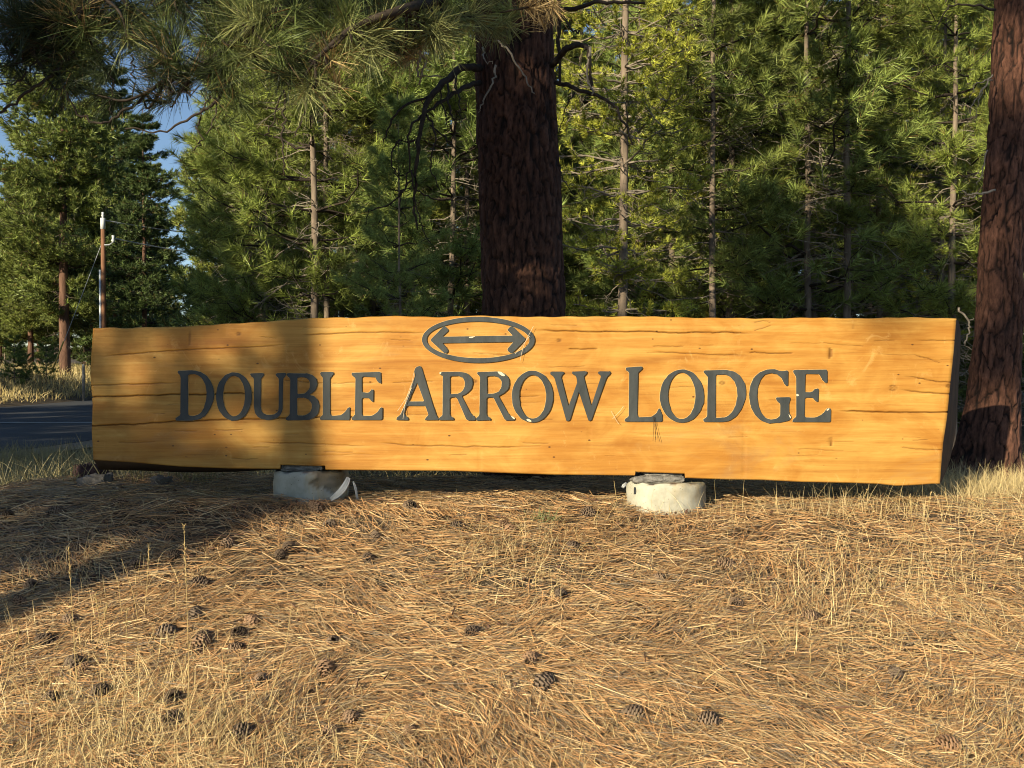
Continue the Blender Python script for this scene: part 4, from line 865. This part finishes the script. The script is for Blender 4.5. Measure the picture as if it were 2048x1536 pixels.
eps = .05; gxn = (terrain(xx + eps, yy) - terrain(xx - eps, yy)) / .1; gyn = (terrain(xx, yy + eps) - terrain(xx, yy - eps)) / .1
d[:, 2] += d[:, 0] * gxn + d[:, 1] * gyn
lay = g.uniform(0, 1, n) ** 1.6 * .034 + .022 * np.clip(wob(xx, yy, 4.5), 0, 1)
L = g.uniform(.09, .20, n)
base = np.stack([xx, yy, terrain(xx, yy) + .002 + lay], -1) - unit(d) * (L / 2)[:, None]
up = np.stack([-gxn, -gyn, np.ones(n)], -1) + g.normal(0, .5, (n, 3)); side = unit(np.cross(d, up))
wd = .0028 + .0016 * g.random(n)
V, Fc, k = strips(base, unit(d), side, L, wd, g.normal(0, .10, (n, 3)) * np.array([1, 1, .35]), 2, .35)
t_ = g.random(n)[:, None]; c1, c2, c3 = np.array([.64, .350, .150]), np.array([.80, .55, .275]), np.array([.27, .20, .13])
col = np.where(t_ < .46, c1, np.where(t_ < .76, c2, c3)) * (.75 + .5 * g.random((n, 1)))
pt_ = .5 + .5 * wob(xx * 1.3, yy * 1.3, 1.4)[:, None]; col = col * (.82 + .3 * pt_)
o = obj('fallen_needles', mesh_np('fallen_needles', V, Fc, np.repeat(col, k, 0), M['dry'])); tag(o, 'rusty straw coloured fallen pine needles covering the mound', 'needles', kind='stuff')

def grass(name, X, Y, hmin, hmax, wmin, wmax, colA, colB, label, lean=.35, nseg=3, seed=1, zoff=0.0):
    g = np.random.default_rng(seed); n = len(X); a = g.uniform(0, 6.28, n)
    base = np.stack([X, Y, terrain(X, Y) - .01], -1); ln = np.abs(g.normal(0, lean, n))
    d = unit(np.stack([np.cos(a) * ln, np.sin(a) * ln, np.ones(n)], -1)); L = g.uniform(hmin, hmax, n) * (.6 + .4 * g.random(n))
    b2 = np.stack([np.cos(a + g.normal(0, .8, n)), np.sin(a + g.normal(0, .8, n)), -.4 * np.ones(n)], -1) * (np.abs(g.normal(0, lean * .8, n)))[:, None]
    th = g.uniform(0, 3.14, n); side = np.stack([np.cos(th), .5 * np.sin(th), .0 * th], -1); side = unit(side - d * (side * d).sum(1, keepdims=True))
    V, Fc, k = strips(base, d, side, L, g.uniform(wmin, wmax, n), b2, nseg, .2)
    t = g.random((n, 1)); col = (np.array(colA) * (1 - t) + np.array(colB) * t) * (.7 + .6 * g.random((n, 1)))
    o = obj(name, mesh_np(name, V, Fc, np.repeat(col, k, 0), M['dry'])); tag(o, label, 'grass', kind='stuff'); return o
straw, pale, oliv = (.60, .43, .18), (.74, .58, .30), (.24, .21, .09)
# short dry stubble pushing through the litter
X, Y = scatter(38000, -5, 5, 2.9, 7.0, .66, g); k = (np.sin(X * 2.1 + 1) * np.sin(Y * 2.7) + g.normal(0, .45, len(X)) > .05) & (X > -3.4); grass('dry_stubble', X[k], Y[k], .03, .10, .0018, .0032, straw, pale, 'short dry grass stubble pushing through the needle litter', .8, 2, 4)
# taller straw grass, lower left corner
gx_, gy_ = [], []
for px, py, cnt, sx, sy in [(60, 1500, 700, .35, .25), (250, 1500, 700, .30, .25), (400, 1520, 420, .25, .2), (550, 1530, 260, .22, .15), (130, 1440, 380, .35, .25), (20, 1330, 160, .25, .3), (330, 1420, 200, .25, .2), (1640, 1250, 260, .28, .22), (1730, 1190, 320, .28, .25), (1850, 1130, 320, .3, .25), (1000, 1150, 180, .25, .2), (1050, 1100, 120, .2, .15), (1950, 1250, 220, .25, .3), (120, 1170, 90, .25, .2), (250, 1120, 60, .2, .2), (1990, 1500, 260, .2, .2), (1560, 1300, 120, .2, .15), (1200, 1500, 120, .3, .15), (900, 1500, 120, .3, .15)]:
    h = ground_hit(px, py); gx_.append(h[0] + g.normal(0, sx, cnt)); gy_.append(h[1] + g.normal(0, sy, cnt))
grass('straw_grass', np.concatenate(gx_), np.concatenate(gy_), .07, .21, .0018, .0034, straw, pale, 'thin pale straw grass along the foot of the mound', .40, 3, 5)
# golden clump and field right of the sign
X = np.concatenate([g.normal(3.25, .55, 5200), g.uniform(2.6, 5.5, 5200)]); Y = np.concatenate([g.normal(6.75, .30, 5200), g.uniform(5.3, 9.5, 5200)]); grass('golden_grass', X, Y, .08, .28, .002, .004, straw, pale, 'dense golden grass around the foot of the right hand trunk', .6, 3, 6)
# wispy oats in front of the dark gap
X = np.concatenate([g.normal(2.1, .35, 170), g.uniform(.4, 2.6, 130)]); Y = g.uniform(5.65, 5.98, 300); grass('oat_grass', X, Y, .10, .27, .0018, .003, straw, pale, 'wispy dry oat grass along the lower edge of the sign', .35, 4, 7)
# shaded meadow left behind the sign, road verges, golden strip across the road
X, Y = scatter(30000, -9, -2.0, 6.6, 18, None, g); k = (X < -2.0) & (X / Y > -.62) & (X > -9.0); grass('meadow_grass', X[k], Y[k], .12, .42, .004, .008, (.36, .29, .13), (.46, .37, .17), 'shaded dry meadow grass between the mound and the road', .5, 3, 8)
X, Y = scatter(16000, -2.2, 12, 7.4, 16, .62, g); grass('forest_floor_grass', X, Y, .08, .30, .004, .008, oliv, straw, 'dry grass on the shaded forest floor behind the sign', .6, 2, 9)
X = g.uniform(-30, -19.4, 16000); Y = g.uniform(34, 64, 16000); grass('roadside_grass', X, Y, .35, .85, .02, .04, (.50, .37, .14), (.66, .52, .24), 'golden tall grass strip on the far side of the road', .35, 2, 10)
# green weed sprig on the crest
h = ground_hit(1085, 1045); n = 90
o = grass('green_weed', h[0] + g.normal(0, .05, n), h[1] + g.normal(0, .03, n), .06, .13, .003, .006, (.12, .15, .06), (.22, .24, .10), 'x', .7, 3, 12)
tag(o, 'small grey green weed on the mound crest below the oval emblem', 'weed'); del o['kind']

# tall single seed stalks in the foreground
def stalk(px, pyb, pxt, pyt, lab, head=True, bendx=0.0, Yb=None):
    b = ground_hit(px, pyb); Y = b[1]; tpp = at(pxt, pyt, Y - .02); o = np.array([b[0], b[1], b[2] - .01])
    P = spline([o, (o + tpp) / 2 + np.array([bendx, 0, .01]), tpp], 8) - o; t = Tubes(); t.add(P, np.linspace(.0017, .0009, len(P)), 4)
    if head:
        gg = np.random.default_rng(int(px)); L = len(P)
        for k in range(26):
            f = gg.uniform(.74, 1.0); q = np.array([np.interp(f, np.linspace(0, 1, L), P[:, i]) for i in range(3)]); dv = unit(np.array([gg.normal(0, .5), gg.normal(0, .5), 1.2]))
            t.add(np.array([q, q + dv * .006, q + dv * .014]), [.0006, .0022 * (1.2 - f * .5), .0004], 4)
    e = obj('grass_stalk', t.mesh('grass_stalk', M['dry'], True, None), None, o)
    me = e.data; ca = me.color_attributes.new('tint', 'FLOAT_COLOR', 'POINT'); c4 = np.ones((len(me.vertices), 4), np.float32); c4[:, :3] = (.64, .46, .20); ca.data.foreach_set('color', c4.ravel())
    tag(e, lab, 'grass stalk'); return e
for a in [(380, 1520, 368, 1050, 'tallest seed stalk, standing straight in the left foreground', True, .004), (153, 1365, 137, 1095, 'thin stalk second from the left below the sign left end', True, .0), (286, 1250, 298, 1088, 'upright seed stalk just left of the tallest stalk', True, .005),
          (250, 1390, 254, 1215, 'short seed stalk right of the leaning pair at left', True, .0), (225, 1330, 190, 1190, 'stalk leaning left in the left foreground', True, -.01), (185, 1310, 215, 1208, 'stalk leaning right across the one leaning left', True, .01), (278, 1250, 243, 1118, 'thin bare stalk leaning left below the sign left end', False, .01),
          (5, 1390, 40, 1255, 'stalk leaning right at the left picture edge', True, .0), (100, 1180, 92, 1095, 'leftmost thin stalk in the shaded strip of litter', False, .0), (530, 1420, 585, 1200, 'long thin bent stalk right of the tallest stalk', False, .02), (245, 1240, 235, 1155, 'short thin stalk in the shaded band at left', False, .0),
          (700, 1536, 790, 1415, 'long straw leaning far right at the bottom edge', True, .0), (350, 1240, 352, 1172, 'small stalk close to the left of the tallest stalk', False, .0),
          (1845, 1075, 1862, 985, 'tall oat stalk in front of the sign lower right corner', True, .005), (1832, 1070, 1820, 990, 'oat stalk left of the tall one at the sign lower right corner', True, -.01), (1905, 1060, 1890, 985, 'oat stalk at the edge of the golden clump', True, .0),
          (1235, 1010, 1225, 890, 'very thin oat stalk rising before the sign, left of the right pier', True, -.01), (1575, 1000, 1560, 950, 'drooping oat stalk before the dark gap under the sign', True, .01), (1720, 1010, 1738, 975, 'short oat stalk before the dark gap near the sign right end', True, .0)]:
    stalk(*a)

# ---- pine cones
def cone_mesh(seed, open_):
    g = np.random.default_rng(seed); V = []; Fq = []; H = .085; Rr = .036
    nz, na = 7, 8
    for k in range(nz + 1):
        z = k / nz; r = .62 * Rr * (math.sin(math.pi * (z * .86 + .10)) ** .8)
        for i in range(na): a = 2 * math.pi * i / na; V.append((r * math.cos(a), r * math.sin(a), (z - .5) * H))
    Fq += [(k * na + i, k * na + (i + 1) % na, (k + 1) * na + (i + 1) % na, (k + 1) * na + i) for k in range(nz) for i in range(na)]
    col = [(.035, .024, .018)] * len(V)
    ns = 78
    for k in range(ns):
        z = (k + .5) / ns; a = k * 2.39996 + g.normal(0, .05); r0 = .5 * Rr * (math.sin(math.pi * (z * .86 + .10)) ** .8); r1 = Rr * (math.sin(math.pi * (z * .84 + .12)) ** .75) * g.uniform(.9, 1.08)
        c, s = math.cos(a), math.sin(a); o = np.array([c, s, 0]); lat = np.array([-s, c, 0]); zz = (z - .5) * H; wd = .0105 * (.6 + .6 * math.sin(math.pi * z)); lift = open_ * (.010 + .006 * z)
        b = len(V)
        A = o * r0 + np.array([0, 0, zz]); B = o * r1 + np.array([0, 0, zz + lift])
        V += [tuple(A - lat * wd * .4), tuple(A + lat * wd * .4), tuple(B + lat * wd), tuple(B - lat * wd), tuple(B + lat * wd * .9 - np.array([0, 0, .0075]) + o * .001), tuple(B - lat * wd * .9 - np.array([0, 0, .0075]) + o * .001)]
        Fq += [(b, b + 1, b + 2, b + 3), (b + 3, b + 2, b + 4, b + 5), (b + 1, b, b + 5, b + 4)]
        t = g.uniform(.8, 1.25); col += [(.04, .028, .02)] * 2 + [(.17 * t, .118 * t, .078 * t)] * 2 + [(.25 * t, .185 * t, .13 * t)] * 2
    return mesh_np('pine_cone', np.array(V), np.array(Fq), np.array(col), M['conem'], False)
def cone_mat():
    m, nt, b = mat('pine_cone_scales', .8); oi = N(nt, 'ShaderNodeObjectInfo')
    r = ramp(nt, oi.outputs['Random'], [(0, (.55, .52, .5)), (.5, (1, .95, .9)), (1, (1.5, 1.2, .95))])
    nt.links.new(mix(nt, attr(nt).outputs[0], r.outputs[0], 1.0, 'MULTIPLY'), b.inputs['Base Color']); return m
M['conem'] = cone_mat()
cm = [cone_mesh(1, 1.0), cone_mesh(2, .75), cone_mesh(3, 1.2)]
spec = {0: 'grey brown pine cone close to the right of the tallest seed stalk', 1: 'large pine cone right of the tallest stalk, lower in the litter', 2: 'open pine cone lying alone in the bottom centre of the litter', 3: 'pine cone at the lower right among pale needles, left of a dark hollow', 4: 'brown pine cone near the bottom right corner'}
cp = [(400, 1177), (402, 1302), (1085, 1382), (1415, 1452), (1895, 1505), (330, 1277), (95, 1290), (140, 1252), (505, 1252), (480, 1277), (470, 1308), (665, 1295), (650, 1352), (522, 1375), (388, 1242), (577, 1105), (455, 1096), (345, 1120), (272, 1140), (660, 1060), (632, 1024), (737, 1125), (752, 1082), (818, 1022), (912, 1062), (1022, 1068), (1178, 1034), (1060, 1332), (945, 1277), (1122, 1202), (1320, 1165), (1147, 1102), (1455, 1137), (1472, 1217), (1620, 1247), (1790, 1360), (1270, 1440), (350, 1450), (347, 1412), (660, 1477), (702, 1452), (200, 1397), (100, 1412), (62, 1180), (42, 1222), (560, 1120), (150, 1340), (170, 1345), (410, 1285), (820, 1480), (480, 1475), (1010, 1060), (15, 1040), (110, 1030), (240, 1015)]
seen_cones = set()
for i, (px, py) in enumerate(cp):
    h = ground_hit(px, py); e = obj('pine_cone', cm[i % 3], None, (h[0], h[1], h[2] + rng.uniform(.012, .027))); s = rng.uniform(.75, 1.1) * (1.12 if i < 5 else 1); e.scale = (s, s, s)
    e.rotation_euler = (R(90) + rng.normal(0, .5), rng.normal(0, .5), rng.uniform(0, 6.28))
    row = 'close under the sign' if py < 1065 else 'on the upper slope' if py < 1160 else 'half way down the slope' if py < 1270 else 'low on the slope' if py < 1400 else 'near the bottom edge'
    nmx = [(130, 'left of the whole sign'), (270, 'below the bare left end of the sign'), (345, 'just left of the first D'), (430, 'below the first D'), (505, 'below the O of the first word'), (572, 'below the letter U'), (640, 'below the letter B'), (700, 'below the L of the first word'), (770, 'below the E of the first word'), (870, 'below the letter A'), (950, 'below the first R'), (1020, 'below the second R'), (1105, 'below the O of the middle word'), (1235, 'below the letter W'), (1325, 'below the big L of the last word'), (1410, 'below the O of the last word'), (1495, 'below the D of the last word'), (1580, 'below the letter G'), (1665, 'below the last E'), (1780, 'right of the lettering'), (1880, 'below the bare right end of the sign'), (3000, 'right of the whole sign')]
    col_ = next(t for lim, t in nmx if px <= lim)
    lab = spec.get(i) or 'weathered pine cone ' + row + ', ' + col_
    k_ = 0
    while lab in seen_cones: k_ += 1; lab = (['smaller', 'darker', 'third', 'fourth'][k_ - 1]) + ' pine cone ' + row + ', ' + col_
    seen_cones.add(lab); tag(e, lab, 'pine cone', 'pine cones scattered over the needle litter')

# ---- twigs and bark flakes in the litter
g = np.random.default_rng(41); t = Tubes()
for k in range(110):
    Y = g.uniform(3.2, 6.3); X = g.uniform(-.55, .55) * Y; a = g.uniform(0, 6.28); L = g.uniform(.05, .22); z = float(terrain(X, Y)) + .025
    d = np.array([math.cos(a), math.sin(a), g.normal(0, .12)]); c = np.array([X, Y, z]); t.add(np.array([c - d * L / 2, c + g.normal(0, .006, 3), c + d * L / 2]), [.0035, .003, .0018], 5)
for k in range(260):
    Y = g.uniform(3.1, 6.3); X = g.uniform(-.56, .56) * Y; a = g.uniform(0, 6.28); L = g.uniform(.012, .035); z = float(terrain(X, Y)) + .028
    d = np.array([math.cos(a), math.sin(a), g.normal(0, .35)]); c = np.array([X, Y, z]); t.add(np.array([c - d * L / 2, c, c + d * L / 2]), [.004, .009, .003], 4)
o = obj('litter_debris', t.mesh('litter_debris', M['redbark'], False)); tag(o, 'broken twigs and bark flakes strewn through the litter', 'debris', kind='stuff')
# ---- single dry needles caught on the sign front
for sets, lab in [([((1067, 652), (1048, 690), (1040, 722)), ((1030, 708), (1045, 690), (1060, 672))], 'dry pine needles caught on the right rim of the oval emblem'), ([((800, 830), (818, 790), (828, 745)), ((806, 838), (812, 800), (822, 770)), ((795, 822), (810, 800), (824, 775))], 'dry pine needles stuck beside the capital A'),
                  ([((1306, 833), (1307, 860), (1306, 882)), ((1308, 833), (1314, 862), (1320, 884)), ((1307, 833), (1310, 860), (1312, 880))], 'dark needle cluster hanging below the capital L on the right'), ([((1222, 822), (1232, 840), (1238, 848)), ((1225, 838), (1240, 822), (1247, 812))], 'crossed pale needles stuck right of the letter W')]:
    t = Tubes(); o = at(sets[0][0][0], sets[0][0][1], 5.978)
    for q in sets: t.add(spline([at(x, y, 5.978) for x, y in q], 4) - o, .0010, 4)
    e = obj('caught_needles', t.mesh('caught_needles', M['chip'] if 'A' in lab or 'pale' in lab or 'oval' in lab else M['twig']), None, o); tag(e, lab, 'needles')
